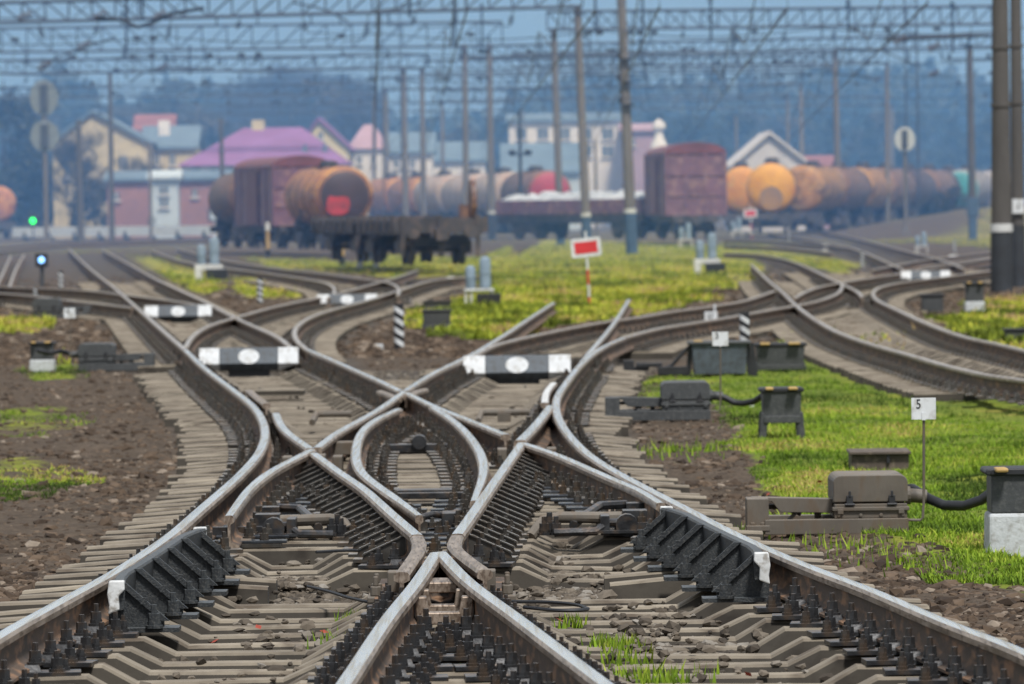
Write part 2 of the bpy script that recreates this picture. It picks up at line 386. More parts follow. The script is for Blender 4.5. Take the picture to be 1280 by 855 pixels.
for i, (x, y, s, k) in enumerate(fix):
    if i < 100:
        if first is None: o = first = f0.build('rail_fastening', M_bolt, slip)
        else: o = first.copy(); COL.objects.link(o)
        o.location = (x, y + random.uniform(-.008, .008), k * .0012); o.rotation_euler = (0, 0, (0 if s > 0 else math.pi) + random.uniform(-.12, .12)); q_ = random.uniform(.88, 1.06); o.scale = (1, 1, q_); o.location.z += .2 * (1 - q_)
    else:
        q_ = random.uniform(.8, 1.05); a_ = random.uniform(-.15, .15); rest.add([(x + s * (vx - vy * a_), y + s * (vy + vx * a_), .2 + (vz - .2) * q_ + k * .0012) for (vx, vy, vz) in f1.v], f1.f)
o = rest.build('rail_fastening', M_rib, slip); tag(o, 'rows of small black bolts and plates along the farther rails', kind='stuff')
# ribs that brace the wing rails
gm = MB(); gm.prism([(.035, .225), (.036, .355), (.065, .350), (.26, .250), (.27, .225)], -.016, .016); gm.prism([(.036, .352), (.030, .362), (.26, .262), (.27, .250)], -.028, .028)
g0 = None; ng = 0
for w, s in ((B1, -1), (A1, 1)):
    y = w[0, 1] + .5
    while y < w[-1, 1] - .6 and ng < 90:
        x = xat(w, y)
        if g0 is None: o = g0 = gm.build('brace_rib', M_rib, slip)
        else: o = g0.copy(); COL.objects.link(o)
        o.location = (x, y + .27, 0); o.rotation_euler = (0, 0, 0 if s > 0 else math.pi); ng += 1
        y += .50
# guard rails with black brackets and whitewashed ends
def guard(w, ya, yb, s, n):
    ys = np.linspace(ya, yb, 14); c = np.array([(xat(w, q), q) for q in ys])
    off = np.full(14, .095); off[0] = .15; off[-1] = .15; off[1] = .115; off[-2] = .115
    mb = MB(); prof = [(0, .30), (.045, .31), (.052, .425), (.045, .435), (.006, .435), (0, .428)]
    vs = []
    for (x, q), o in zip(c, off):
        for (a, z) in prof: vs.append((x + s * (o + a), q, z))
    m = len(prof); fs = []
    for i in range(13):
        for k in range(m): fs.append((i * m + k, i * m + (k + 1) % m, (i + 1) * m + (k + 1) % m, (i + 1) * m + k))
    fs += [tuple(range(m)), tuple(reversed(range(13 * m, 14 * m)))]
    mb.add(vs, fs); g = mb.build('guard_rail', M_gus, slip, smooth=True)
    mb = MB(); poly = [(.05, .222), (.05, .43), (.085, .43), (.30, .245), (.30, .222)]
    for i in range(n):
        q = ya + .14 + (yb - ya - .28) * i / (n - 1); x = xat(w, q)
        mb = MB(); mb.prism([(a * s, z) for a, z in poly], -.012, .012)
        mb.prism([(.078 * s, .436), (.115 * s, .436), (.325 * s, .248), (.29 * s, .248)], -.035, -.012)
        mb.box((.20 * s, 0, .2115), (.34, .19, .02)); 
        mb.box((.21 * s, -.03, .34), (.03, .012, .03))
        nut(mb, .26 * s, -.10, .221, .03, .09); nut(mb, .17 * s, .075, .221, .026, .08)
        o = mb.build('bracket', M_gus, g); o.location = (x + s * .06, q, 0)
    for q, d in ((ya, -1), (yb, 1)):
        mb = MB(); x = xat(w, q)
        mb.prism([(x + s * a_, z_) for a_, z_ in ((.125, .29), (.13, .33), (.122, .38), (.13, .440), (.198, .441), (.200, .40), (.172, .37), (.176, .31))], q - .035 if d < 0 else q - .03, q + .03 if d < 0 else q + .035)
        mb.build('end_cap', M_white, g, bevel=.006)
guard(L_ST, 26.9, 31.4, 1, 6); guard(R_ST, 28.4, 32.9, -1, 6)
# spacer block and chocks under the frog
def ctr(q): return ((xat(VL, q) + xat(VR, q)) / 2, xat(VR, q) - xat(VL, q))
for q, h in ((26.75, .05), (27.25, .09)):
    mb = MB(); x, g = ctr(q); t = g / 2 - .012
    mb.prism([(x - t, .36), (x - t * .95, .27), (x - t * .55, .235), (x + t * .55, .235), (x + t * .95, .27), (x + t, .36), (x + t * .6, .36), (x + t * .5, .29), (x - t * .5, .29), (x - t * .6, .36)], q - .05, q + .05); mb.build('spacer_block', M_edge, slip, bevel=.006)
mb = MB(); x, g = ctr(27.9); mb.box((x, 28.0, .33), (g * .9, .35, .05)); mb.build('filler_plate', M_edge, slip, bevel=.006)
mb = MB(); x, g = ctr(28.6); mb.box((x, 29.1, .237), (.62, 1.5, .03)); mb.box((x, 29.6, .30), (.14, .12, .14)); mb.build('frog_base_plate', M_rust, slip, bevel=.005)
# small chocks bolted to the outside of the wing rails
for (w, q, s) in ((B1w, 28.6, -1), (A1w, 28.6, 1), (B1, 30.6, -1), (A1, 30.8, 1)):
    x = xat(w, q)
    if x is not None: mb = MB(); mb.box((x + s * .06, q, .315), (.07, .16, .10)); mb.box((x + s * .11, q, .236), (.16, .34, .03)); nut(mb, x + s * .15, q - .1, .222, .03, .11); nut(mb, x + s * .15, q + .12, .222, .03, .11); mb.build('chock', M_grease, slip, bevel=.006)
# blocks at the obtuse crossings
for (px, py) in ((388, 576), (655, 566)):
    x, q = G(px, py, .3)
    for c_, d_ in (((x + .02, q - .35, .30), (.20, .30, .12)), ((x - .16, q - .1, .27), (.07, .3, .14)), ((x + .2, q - .1, .27), (.07, .3, .14))): mb = MB(); mb.box(c_, d_); mb.build('crossing_block', M_grease, slip, bevel=.008)
for (px, py) in ((430, 560), (612, 545)):
    x, q = G(px, py, .3); mb = MB(); mb.box((x, q, .30), (.16, .22, .10)); mb.build('crossing_block', M_grease, slip, bevel=.008)
# greasy slide plates below the tongues
sp0 = None
for w, s, a, b in ((TL, 1, 33, 42), (TR, -1, 34, 42), (IL, 1, 33, 38), (IR, -1, 34, 39)):
    for y in ylist:
        x = xat(w, y)
        if x is None or not a < y < b: continue
        if sp0 is None: mb = MB(); mb.box((0, 0, .2305), (.42, .15, .017)); o = sp0 = mb.build('slide_plate', M_plate, slip, bevel=.003)
        else: o = sp0.copy(); COL.objects.link(o)
        o.location = (x + s * .10, y, .0006 * (s > 0))
# drive rods and their crooked pipes between the rails
def rods(px0, px1, py, flip):
    s = -1 if flip else 1
    xa, y0 = G(px0, py, .26); xb = G(px1, py, .26)[0]; L = xb - xa
    mb = MB()
    mb.tube([(xa, y0, .30), (xa + .35 * L, y0, .30), (xa + .75 * L, y0, .305), (xa + .9 * L, y0 - .05, .285), (xa + 1.02 * L, y0 - .2, .20)], .034, 10)
    mb.build('drive_rod', M_grease, slip, smooth=True)
    mb = MB()
    mb.tube([(xa + .1 * L, y0 - .25, .285), (xa + .3 * L, y0 - .28, .285), (xa + .42 * L, y0 - .35, .24), (xa + .8 * L, y0 - .35, .235)], .024, 8)
    mb.cyl((xa + .13 * L, y0 - .33, .27), (xa + .13 * L, y0 - .2, .27), .065, n=14)
    mb.box((xa + .33 * L, y0 - .13, .27), (.05, .4, .11)); mb.box((xa + .3 * L, y0 - .32, .236), (.55, .10, .016))
    mb.box((xa + .05 * L, y0 - .05, .285), (.14, .22, .12)); mb.box((xa - .12 * L, y0 - .2, .2555), (.45, .09, .05)); mb.box((xa + .02 * L, y0 + .8, .30), (.10, .18, .09))
    mb.tube([(xa + .1 * L, y0 + .9, .33), (xa + .35 * L, y0 + .8, .33), (xa + .5 * L, y0 + .3, .30), (xa + .62 * L, y0 - .05, .26)], .026, 8)
    nut(mb, xa + .84 * L, y0 - .2, .22, .035, .11); nut(mb, xa + .89 * L, y0 - .3, .22, .03, .09); nut(mb, xa + .78 * L, y0 - .3, .22, .03, .09)
    mb.build('rod_linkage', M_bolt, slip, smooth=True)
rods(330, 440, 660, False); rods(800, 665, 655, True)
mb = MB()
xa, ya = G(482, 612, .25); xb = G(590, 612, .25)[0]; mb.box(((xa + xb) / 2, ya, .225), (xb - xa, .2, .05)); mb.build('stretcher_bar', M_bolt, slip, bevel=.004)
mb = MB(); mb.box(((xa + xb) / 2, ya - .9, .25), (xb - xa, .08, .04)); mb.build('stretcher_bar', M_bolt, slip, bevel=.004); mb = MB()
xm, ym = G(540, 655, .25); mb.box((xm - .02, ym, .245), (.35, .25, .05)); mb.cyl((xm - .1, ym - .1, .27), (xm - .1, ym + .1, .27), .05, n=12); mb.box((xm + .1, ym, .27), (.08, .3, .10))
mb.tube([(xm - .08, ym - .15, .29), (xm, ym - .1, .31), (xm + .1, ym, .30), (xm + .16, ym + .2, .31)], .022, 8); mb.build('rod_linkage', M_bolt, slip, bevel=.004); mb = MB()
xa, ya = G(478, 558, .25); xb = G(570, 558, .25)[0]; mb.box(((xa + xb) / 2, ya, .235), (xb - xa, .14, .06)); mb.cyl(((xa + xb) / 2, ya - .1, .28), ((xa + xb) / 2, ya + .1, .28), .06, n=10)
mb.build('stretcher_bar', M_bolt, slip, bevel=.004)
mb = MB()
xa, ya = G(598, 520, .25); xb = G(662, 516, .25)[0]; mb.tube([(xa, ya - .5, .22), (xa + .03, ya, .28), (xb, ya, .28)], .03, 8); mb.box(((xa + xb) / 2, ya, .235), (.12, .2, .08)); mb.build('far_drive_rod', M_grease, slip, smooth=True); mb = MB()
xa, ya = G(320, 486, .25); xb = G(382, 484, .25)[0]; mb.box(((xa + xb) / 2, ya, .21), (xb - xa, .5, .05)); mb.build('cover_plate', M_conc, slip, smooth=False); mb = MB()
xa, ya = G(392, 522, .25); xb = G(440, 520, .25)[0]; mb.tube([(xa, ya - .4, .22), (xa + .03, ya, .28), (xb, ya, .28)], .03, 8)
mb.build('far_drive_rod', M_grease, slip, smooth=True)
# thin loose bond cables lying across the sleepers
for pts in ([(385, 733), (410, 739), (440, 748), (470, 752), (500, 735), (512, 718)], [(640, 752), (690, 753), (725, 757), (735, 761), (700, 763), (655, 759)], [(395, 690), (440, 688), (470, 690), (505, 697)]):
    mb = MB(); mb.tube([(*G(a, b, .225), .225) for a, b in crom(pts, 6)], .009, 6); mb.build('bond_cable', M_wire, slip, smooth=True)

# ---------------------------------------------------------------- the tracks beyond
TRACKS = []
def bed_of(rl, yq):
    xs = [xat(w, yq) for w in rl]; xs = [x for x in xs if x is not None]
    return xs
def track(name, label, lines, sleepers=True, ymax=170, head=None):
    t = thing(name, label, 'railway track')
    ws = [line(l) for l in lines]
    for k, w in enumerate(ws): rail(w, 'rail', t, head=head or M_headfar, zoff=k * .0013)
    TRACKS.append(ws)
    if sleepers:
        ya = min(w[0, 1] for w in ws); yb = min(ymax, max(w[-1, 1] for w in ws)); y = ya; n = 0; rest = MB()
        while y < yb:
            xs = bed_of(ws, y)
            if len(xs) >= 2 and max(xs) - min(xs) > .7:
                p = [(min(xs) - .58, ZS - .02), (min(xs) + .35, ZS), (min(xs) + .5, ZS - .06), (max(xs) - .5, ZS - .06), (max(xs) - .35, ZS), (max(xs) + .58, ZS - .02)]
                if p[3][0] <= p[2][0]: p = [p[0], p[-1]]
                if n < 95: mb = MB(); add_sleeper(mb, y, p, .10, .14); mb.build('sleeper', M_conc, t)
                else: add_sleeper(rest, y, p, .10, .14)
                n += 1
            y += .56
        fm = MB(); y = ya
        while y < min(yb, 150):
            for w in ws:
                x = xat(w, y)
                if x is None: continue
                for s in (-1, 1):
                    fm.box((x + s * .15, y, .208), (.26, .17, .016)); fm.box((x + s * .10, y, .245), (.06, .07, .07), top=.7); fm.box((x + s * .19, y - .04, .245), (.05, .05, .06), top=.8)
            y += .56
        if fm.v: tag(fm.build('rail_fastening', M_rib, t), kind='stuff')
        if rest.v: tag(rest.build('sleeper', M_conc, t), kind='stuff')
    return t
tB = track('railway_track', 'main track curving from the slip up the left side towards the white barrier', [
    [(231.5, 436.5), (210, 418), (186, 397), (168, 381), (145, 361), (112, 335), (86, 311)],
    [(366, 436), (350, 422), (324, 410), (296, 397.5), (260, 378.5), (226, 363), (190, 346), (160, 329), (128, 312)]])
tC = track('railway_track', 'track with pale rails bending across the left switch behind the oval indicator boards', [
    [(383.5, 435.7), (369, 424), (366, 413), (374, 404), (392, 394), (420, 385), (460, 374.5), (500, 362), (540, 350), (580, 346)],
    [(231.7, 434), (236, 424), (250, 412), (272, 402.5), (296, 396), (330, 386), (360, 379), (400, 371), (436, 363), (468, 354), (494, 347), (522, 337)]])
tCl = track('railway_track', 'dark track running off to the left edge below the white shunting light', [
    [(255, 382), (220, 376), (160, 368.5), (120, 363.5), (82, 361), (30, 359), (-20, 357)],
    [(165, 384), (130, 380), (94, 376), (47, 370), (0, 366), (-30, 364)]])
tD = track('railway_track', 'track merging from the upper left beside the yellow grass, ending in a hooked rail', [
    [(190, 313), (220, 324), (256, 331.5), (300, 337), (340, 342), (380, 348), (412, 354.5), (421, 361), (420, 366), (410, 372)],
    [(222, 311), (274, 324), (340, 334.5), (400, 341), (460, 349), (488, 353), (501, 359), (502, 364), (497, 369)]])
tE = track('railway_track', 'track swinging from the slip to the right behind the sign with the 3', [
    [(780.5, 421), (820, 410.5), (856, 404.5), (904, 397), (951, 388.5), (995, 381), (1020, 376), (1046, 367), (1055, 361), (1053, 354)],
    [(592, 444.5), (612, 433), (640, 425), (680, 416), (720, 408), (760, 401), (800, 395.5), (834, 389.5), (890, 382), (930, 375.5), (968, 363)]])
tE2 = track('railway_track', 'continuation of the right hand track towards the far oval indicator board', [
    [(993, 372), (1006, 364), (1024, 358), (1044, 354), (1080, 348), (1120, 342), (1160, 335), (1200, 329), (1245, 321)],
    [(1078, 371), (1076, 365), (1066, 361), (1052, 354), (1040, 349), (1012, 335), (990, 326), (950, 318), (905, 316)]])
tF = track('railway_track', 'rusty track with grass between its rails sweeping to the lower right edge', [
    [(1400, 492), (1330, 482), (1280, 474), (1234, 467.5), (1183, 456), (1131, 441), (1100, 432.5), (1070, 423), (1040, 411), (1012, 394), (992, 378.5), (980, 366), (960, 350), (948, 338), (939, 330)],
    [(1400, 462), (1330, 448), (1280, 437), (1247, 429), (1203, 419.5), (1157, 403), (1119, 385.5), (1096, 374.5), (1088, 368), (1091, 362), (1113, 355), (1147, 350), (1200, 343), (1250, 336)]])
tG = track('railway_track', 'rusty ladder track slanting behind the far oval indicator board', [
    [(960, 291), (1020, 301), (1066, 310), (1094, 321), (1130, 337)], [(1000, 287), (1053, 294), (1130, 313), (1182, 326), (1206, 336)]])
tH = track('railway_track', 'far ladder track reaching the thick pole at the right edge', [
    [(1090, 337), (1160, 324), (1250, 314)], [(1150, 333), (1205, 325), (1255, 319)]])
tI = track('railway_track', 'far track on the right between the boxcar and the signal with the round disc', [
    [(905, 300), (950, 300.5), (1010, 304), (1064, 309)], [(905, 306), (950, 307), (1000, 311), (1040, 316)]], sleepers=False)
tJ = track('railway_track', 'short dark track at the left edge beyond the shunting light', [
    [(-12, 372), (2, 345), (14, 319)], [(12, 358), (19, 338), (30, 318)]])
tK = track('railway_track', 'dark curved track along the foot of the white barrier', [
    [(-10, 309), (60, 303.5), (130, 301), (200, 299), (285, 296)], [(-10, 315), (60, 308), (130, 305), (210, 302.5), (290, 299)]], sleepers=False)
# ---------------------------------------------------------------- ground: one sheet out to the horizon
xs = np.concatenate([np.arange(-9, 9.01, .12), 9 + np.cumsum(.12 * 1.06 ** np.arange(1, 125))]); xs = np.concatenate([-9 - np.cumsum(.12 * 1.06 ** np.arange(1, 125))[::-1], xs])
ys = np.concatenate([-200 + np.arange(0, 214, 10.0), np.arange(15, 76, .12), 76 + np.cumsum(.13 * 1.022 ** np.arange(1, 300))])
GX, GY = np.meshgrid(xs, ys)
def pip(poly, X_, Y_):
    ins = np.zeros(X_.shape, bool); n = len(poly)
    for i in range(n):
        (x0, y0), (x1, y1) = poly[i], poly[(i + 1) % n]
        if y0 == y1: continue
        c = ((y0 > Y_) != (y1 > Y_)) & (X_ < (x1 - x0) * (Y_ - y0) / (y1 - y0) + x0); ins ^= c
    return ins
def pxpoly(p): return [G(a, b, .1) for a, b in p]
GRASS = [  # outline measured on the level ground, strength
 ([(905, 470), (960, 455), (1005, 415), (1060, 425), (1140, 455), (1300, 490), (1400, 520), (1400, 880), (1290, 742), (1240, 712), (1180, 690), (1110, 672), (1040, 640), (990, 618), (940, 590), (925, 545), (900, 500)], 1.0),
 ([(780, 480), (860, 462), (905, 470), (905, 505), (830, 512), (790, 500)], .62),
 ([(805, 565), (870, 570), (860, 583), (812, 577)], .45),
 ([(930, 585), (1010, 625), (1120, 680), (1230, 705), (1290, 745), (1230, 735), (1100, 700), (1000, 650), (930, 610)], .42),
 ([(1060, 428), (1160, 405), (1200, 422), (1300, 440), (1400, 470), (1300, 470), (1180, 455), (1100, 432)], .62),
 ([(1155, 400), (1215, 395), (1400, 385), (1400, 440), (1240, 428)], .85),
 ([(1210, 380), (1400, 360), (1400, 392), (1215, 395)], .8),
 ([(545, 395), (600, 362), (770, 350), (860, 362), (900, 372), (800, 392), (700, 408), (610, 428), (545, 420)], .95),
 ([(600, 345), (680, 300), (800, 303), (905, 308), (955, 330), (955, 360), (860, 362), (770, 350), (600, 362)], .72),
 ([(470, 318), (600, 322), (640, 305), (640, 345), (560, 345), (500, 350), (440, 342)], .8),
 ([(505, 385), (560, 385), (560, 415), (515, 410)], .75),
 ([(-60, 512), (90, 508), (115, 530), (60, 548), (-60, 552)], .42), ([(-60, 578), (60, 575), (115, 600), (70, 628), (-60, 625)], .46), ([(-60, 672), (30, 676), (45, 690), (-60, 700)], .4),
 ([(35, 462), (95, 452), (92, 474), (38, 477)], .85), ([(-40, 398), (60, 400), (55, 416), (-40, 418)], .65),
 ([(160, 318), (215, 322), (258, 338), (280, 356), (262, 372), (225, 358), (185, 335)], .85), ([(285, 342), (345, 350), (405, 358), (375, 374), (300, 372)], .8),
 ([(300, 322), (420, 326), (470, 335), (440, 342), (340, 334)], .6),
 ([(900, 304), (960, 306), (1000, 315), (1080, 330), (1060, 345), (1000, 330), (940, 320), (905, 316)], .8),
 ([(1130, 300), (1260, 290), (1400, 290), (1400, 320), (1260, 312)], .5), ([(1000, 285), (1060, 280), (1240, 277), (1300, 283), (1240, 290), (1100, 292)], .45),
]
grass = np.zeros(GX.shape, np.float32)
for p, s in GRASS: grass = np.maximum(grass, np.where(pip(pxpoly(p), GX, GY), s, 0))
FARG = (fbm(GX * .02 + 9, GY * .012, 5) > .56) & (GY > 300); grass = np.maximum(grass, np.where(FARG, .35, 0))
OUT = (np.abs(GX) > GY * .1 + 3) & (GY > 15) & (GY < 420) & (fbm(GX * .12, GY * .06, 15) > .47); grass = np.maximum(grass, np.where(OUT, .5, 0)).astype(np.float32)
for _ in range(3):
    g = np.pad(grass, 1, mode='edge'); grass = (g[1:-1, 1:-1] * 2 + g[:-2, 1:-1] + g[2:, 1:-1] + g[1:-1, :-2] + g[1:-1, 2:]) / 6
bed = np.zeros(GX.shape, np.float32)
def mark(ws, ext, val):
    lo = np.full(len(ys), 1e9); hi = np.full(len(ys), -1e9)
    for w in ws:
        ok = (ys >= w[0, 1]) & (ys <= w[-1, 1]); xi = np.interp(ys, w[:, 1], w[:, 0])
        lo = np.where(ok, np.minimum(lo, xi), lo); hi = np.where(ok, np.maximum(hi, xi), hi)
    m = (GX > lo[:, None] - ext) & (GX < hi[:, None] + ext); bed[:] = np.maximum(bed, np.where(m, val, 0))
mark([L_ST, R_ST], .62, 1.0)
for ws in TRACKS: mark(ws, .75, .9 if ws is not TRACKS[6] else .45)
g = np.pad(bed, 1, mode='edge'); bedb = (g[1:-1, 1:-1] * 2 + g[:-2, 1:-1] + g[2:, 1:-1] + g[1:-1, :-2] + g[1:-1, 2:]) / 6
near = np.clip((80 - GY) / 10, 0, 1) * np.clip((GY - 14) / 4, 0, 1)
def gz(X_, Y_, bd):
    n = fbm(X_ * 1.3, Y_ * 1.3, 1) - .5; n2 = fbm(X_ * 6, Y_ * 6, 11, 2) - .5
    out = .10 + n * .10 + n2 * .07
    inn = .068 + n * .06 + n2 * .04
    return out * (1 - bd) + inn * bd
GZ = gz(GX, GY, bedb) * near + (.10 + (fbm(GX * .3, GY * .2, 4) - .5) * .10) * (1 - near)
# a low earth bank behind the tracks on the right and a gentle rise far off
GZ += 1.7 * np.exp(-(((GX - 33) / 9) ** 2 + ((GY - 395) / 42) ** 2)) * (.8 + .4 * fbm(GX * .15, GY * .05, 8))
GZ += np.clip((GY - 640) / 500, 0, 1.6) * 14 + np.clip((np.abs(GX) - 150) / 300, 0, 2) * 6
rows, cols = GX.shape
idx = np.arange(rows * cols).reshape(rows, cols)
Q = np.stack([idx[:-1, :-1], idx[:-1, 1:], idx[1:, 1:], idx[1:, :-1]], -1).reshape(-1, 4)
m = bpy.data.materials.new('yard_ground'); t = nt(m); N = t.nodes; L = t.links; b = N['Principled BSDF']
geo = N.new('ShaderNodeNewGeometry')
def noise(s, d=5, r=.6, sc=None):
    n = N.new('ShaderNodeTexNoise'); n.inputs['Scale'].default_value = s; n.inputs['Detail'].default_value = d; n.inputs['Roughness'].default_value = r
    L.new(geo.outputs['Position'], n.inputs['Vector']); return n.outputs['Fac']
def ramp(f, *st):
    r = N.new('ShaderNodeValToRGB'); e = r.color_ramp.elements
    while len(e) < len(st): e.new(.5)
    for el, (p, c) in zip(e, st): el.position = p; el.color = (*c, 1)
    L.new(f, r.inputs['Fac']); return r.outputs['Color']
def mix(f, a, c):
    x = N.new('ShaderNodeMix'); x.data_type = 'RGBA'; L.new(f, x.inputs['Factor']); L.new(a, x.inputs['A']); L.new(c, x.inputs['B']); return x.outputs['Result']
def att(n):
    a = N.new('ShaderNodeAttribute'); a.attribute_name = n; return a.outputs['Fac']
def math_(op, a, b_):
    x = N.new('ShaderNodeMath'); x.operation = op
    for i, v in enumerate((a, b_)):
        if isinstance(v, (int, float)): x.inputs[i].default_value = v
        else: L.new(v, x.inputs[i])
    return x.outputs[0]
soil = ramp(noise(1.6, 8, .7), (.30, (0.040, 0.029, 0.020)), (.48, (0.076, 0.056, 0.039)), (.62, (0.109, 0.080, 0.057)), (.75, (0.123, 0.102, 0.080)))
soil2 = ramp(noise(18, 4, .7), (.38, (0.036, 0.027, 0.020)), (.60, (0.123, 0.093, 0.067)))
mx = N.new('ShaderNodeMix'); mx.data_type = 'RGBA'; mx.inputs['Factor'].default_value = .45; L.new(soil, mx.inputs['A']); L.new(soil2, mx.inputs['B']); soil = mx.outputs['Result']
bedc = ramp(noise(3.2, 8, .75), (.32, (0.036, 0.032, 0.029)), (.55, (0.089, 0.076, 0.063)), (.70, (0.137, 0.116, 0.095)))
gr = ramp(noise(.55, 6, .7), (.30, (0.069, 0.098, 0.014)), (.48, (0.132, 0.178, 0.020)), (.60, (0.196, 0.218, 0.025)), (.74, (0.275, 0.230, 0.058)))
fargr = ramp(noise(.16, 6, .7), (.30, (.13, .15, .02)), (.46, (.20, .22, .03)), (.56, (.30, .26, .05)), (.70, (.27, .19, .10)))
sep = N.new('ShaderNodeSeparateXYZ'); L.new(geo.outputs['Position'], sep.inputs[0])
far = N.new('ShaderNodeMapRange'); far.inputs['From Min'].default_value = 75; far.inputs['From Max'].default_value = 105; L.new(sep.outputs['Y'], far.inputs['Value'])
gr = mix(far.outputs['Result'], gr, fargr)
gm_ = math_('ADD', att('grass'), math_('MULTIPLY', math_('SUBTRACT', noise(1.1, 6, .75), .5), 1.7))
gmask = N.new('ShaderNodeMapRange'); gmask.inputs['From Min'].default_value = .38; gmask.inputs['From Max'].default_value = .58; L.new(gm_, gmask.inputs['Value'])
c = mix(att('bed'), soil, bedc); c = mix(math_('MULTIPLY', gmask.outputs['Result'], math_('GREATER_THAN', att('grass'), .04)), c, gr)
L.new(c, b.inputs['Base Color']); b.inputs['Roughness'].default_value = .95; b.inputs['Specular IOR Level'].default_value = .25
bp = N.new('ShaderNodeBump'); bp.inputs['Strength'].default_value = .9; bp.inputs['Distance'].default_value = .03; L.new(noise(22, 5, .7), bp.inputs['Height']); L.new(bp.outputs['Normal'], b.inputs['Normal'])
go = fastmesh('ground', np.stack([GX, GY, GZ], -1).reshape(-1, 3), Q, m, attr={'grass': grass.ravel(), 'bed': bedb.ravel()}, k=4, smooth=True)
tag(go, kind='structure')
def bil(A, x, y):
    i = np.clip(np.searchsorted(xs, x) - 1, 0, cols - 2); j = np.clip(np.searchsorted(ys, y) - 1, 0, rows - 2)
    fx = (x - xs[i]) / (xs[i + 1] - xs[i]); fy = (y - ys[j]) / (ys[j + 1] - ys[j])
    return (A[j, i] * (1 - fx) + A[j, i + 1] * fx) * (1 - fy) + (A[j + 1, i] * (1 - fx) + A[j + 1, i + 1] * fx) * fy
def gh(x, y): return float(bil(GZ, np.array([x]), np.array([y]))[0])

# ---------------------------------------------------------------- stones and clods
def attr_mat(name, an, stops, rough=.9, spec=.3, trans=0):
    m = bpy.data.materials.new(name); t = nt(m); b = t.nodes['Principled BSDF']
    a = t.nodes.new('ShaderNodeAttribute'); a.attribute_name = an
    r = t.nodes.new('ShaderNodeValToRGB'); e = r.color_ramp.elements
    while len(e) < len(stops): e.new(.5)
    for el, (p, c) in zip(e, stops): el.position = p; el.color = (*c, 1)
    t.links.new(a.outputs['Fac'], r.inputs['Fac'])
    n = t.nodes.new('ShaderNodeTexNoise'); n.inputs['Scale'].default_value = 30
    g_ = t.nodes.new('ShaderNodeNewGeometry'); t.links.new(g_.outputs['Position'], n.inputs['Vector'])
    mr = t.nodes.new('ShaderNodeMapRange'); mr.inputs['To Min'].default_value = .6; mr.inputs['To Max'].default_value = 1.35; t.links.new(n.outputs['Fac'], mr.inputs['Value'])
    v = t.nodes.new('ShaderNodeVectorMath'); v.operation = 'SCALE'; t.links.new(r.outputs['Color'], v.inputs[0]); t.links.new(mr.outputs['Result'], v.inputs['Scale'])
    t.links.new(v.outputs['Vector'], b.inputs['Base Color']); b.inputs['Roughness'].default_value = rough; b.inputs['Specular IOR Level'].default_value = spec
    return m
ph = (1 + 5 ** .5) / 2
ICO = np.array([(-1, ph, 0), (1, ph, 0), (-1, -ph, 0), (1, -ph, 0), (0, -1, ph), (0, 1, ph), (0, -1, -ph), (0, 1, -ph), (ph, 0, -1), (ph, 0, 1), (-ph, 0, -1), (-ph, 0, 1)]) / 1.9
IF = np.array([(0, 11, 5), (0, 5, 1), (0, 1, 7), (0, 7, 10), (0, 10, 11), (1, 5, 9), (5, 11, 4), (11, 10, 2), (10, 7, 6), (7, 1, 8), (3, 9, 4), (3, 4, 2), (3, 2, 6), (3, 6, 8), (3, 8, 9), (4, 9, 5), (2, 4, 11), (6, 2, 10), (8, 6, 7), (9, 8, 1)])
def stones(name, label, x, y, size, m, sink=.35, lift=0):
    n = len(x); z = bil(GZ, x, y) + lift
    V = ICO[None] * (1 + rng.uniform(-.32, .32, (n, 12, 1)))
    V = V * np.stack([size * rng.uniform(.8, 1.4, n), size * rng.uniform(.8, 1.4, n), size * rng.uniform(.5, .9, n)], -1)[:, None]
    a = rng.uniform(0, 6.28, n); ca, sa = np.cos(a)[:, None], np.sin(a)[:, None]
    V = np.stack([V[..., 0] * ca - V[..., 1] * sa + x[:, None], V[..., 0] * sa + V[..., 1] * ca + y[:, None], V[..., 2] + (z + size * (.5 - sink))[:, None]], -1)
    T = (IF[None] + (np.arange(n) * 12)[:, None, None]).reshape(-1, 3)
    o = fastmesh(name, V.reshape(-1, 3), T, m, attr={'tint': np.repeat(rng.uniform(0, 1, n), 12)})
    return tag(o, label, 'stones', kind='stuff')
M_clod = attr_mat('brown_clods', 'tint', [(0, (0.028, 0.019, 0.013)), (.45, (0.069, 0.047, 0.031)), (.88, (0.123, 0.086, 0.058)), (1, (0.246, 0.202, 0.158))])
M_ball = attr_mat('grey_ballast', 'tint', [(0, (.050, .041, .032)), (.5, (.110, .090, .068)), (.88, (.17, .143, .112)), (1, (.25, .23, .20))])
def in_fan(n, y0, y1, ex=1.1):
    y = 1 / (1 / y1 + rng.uniform(0, 1, n) * (1 / y0 - 1 / y1)); x = rng.uniform(-1, 1, n) * y * 640 / F * ex; return x, y
x, y = in_fan(150000, 21, 80); bd = bil(bedb, x, y); gr_ = bil(grass, x, y)
k = (bd < .25) & (rng.uniform(0, 1, len(x)) > gr_ * 1.1); x, y = x[k], y[k]
cl = fbm(x * .9, y * .5, 21); k = rng.uniform(0, 1, len(x)) < np.clip(cl * 2 - .35, .1, 1); x, y = x[k], y[k]
stones('clods_and_stones', 'brown soil clods and stones scattered over the bare ground beside the tracks', x, y, np.clip(rng.lognormal(-4.15, .55, len(x)), .007, .062), M_clod, sink=.6)
x, y = in_fan(30000, 80, 190); bd = bil(bedb, x, y); k = (rng.uniform(0, 1, len(x)) > bil(grass, x, y) * 1.1) & ((bd < .2) | (rng.uniform(0, 1, len(x)) < .5)); x, y = x[k], y[k]
stones('stones', 'coarse stones and clods over the bare ground between the farther tracks', x, y, np.clip(rng.lognormal(-3.3, .5, len(x)), .015, .11), M_clod, sink=.6)
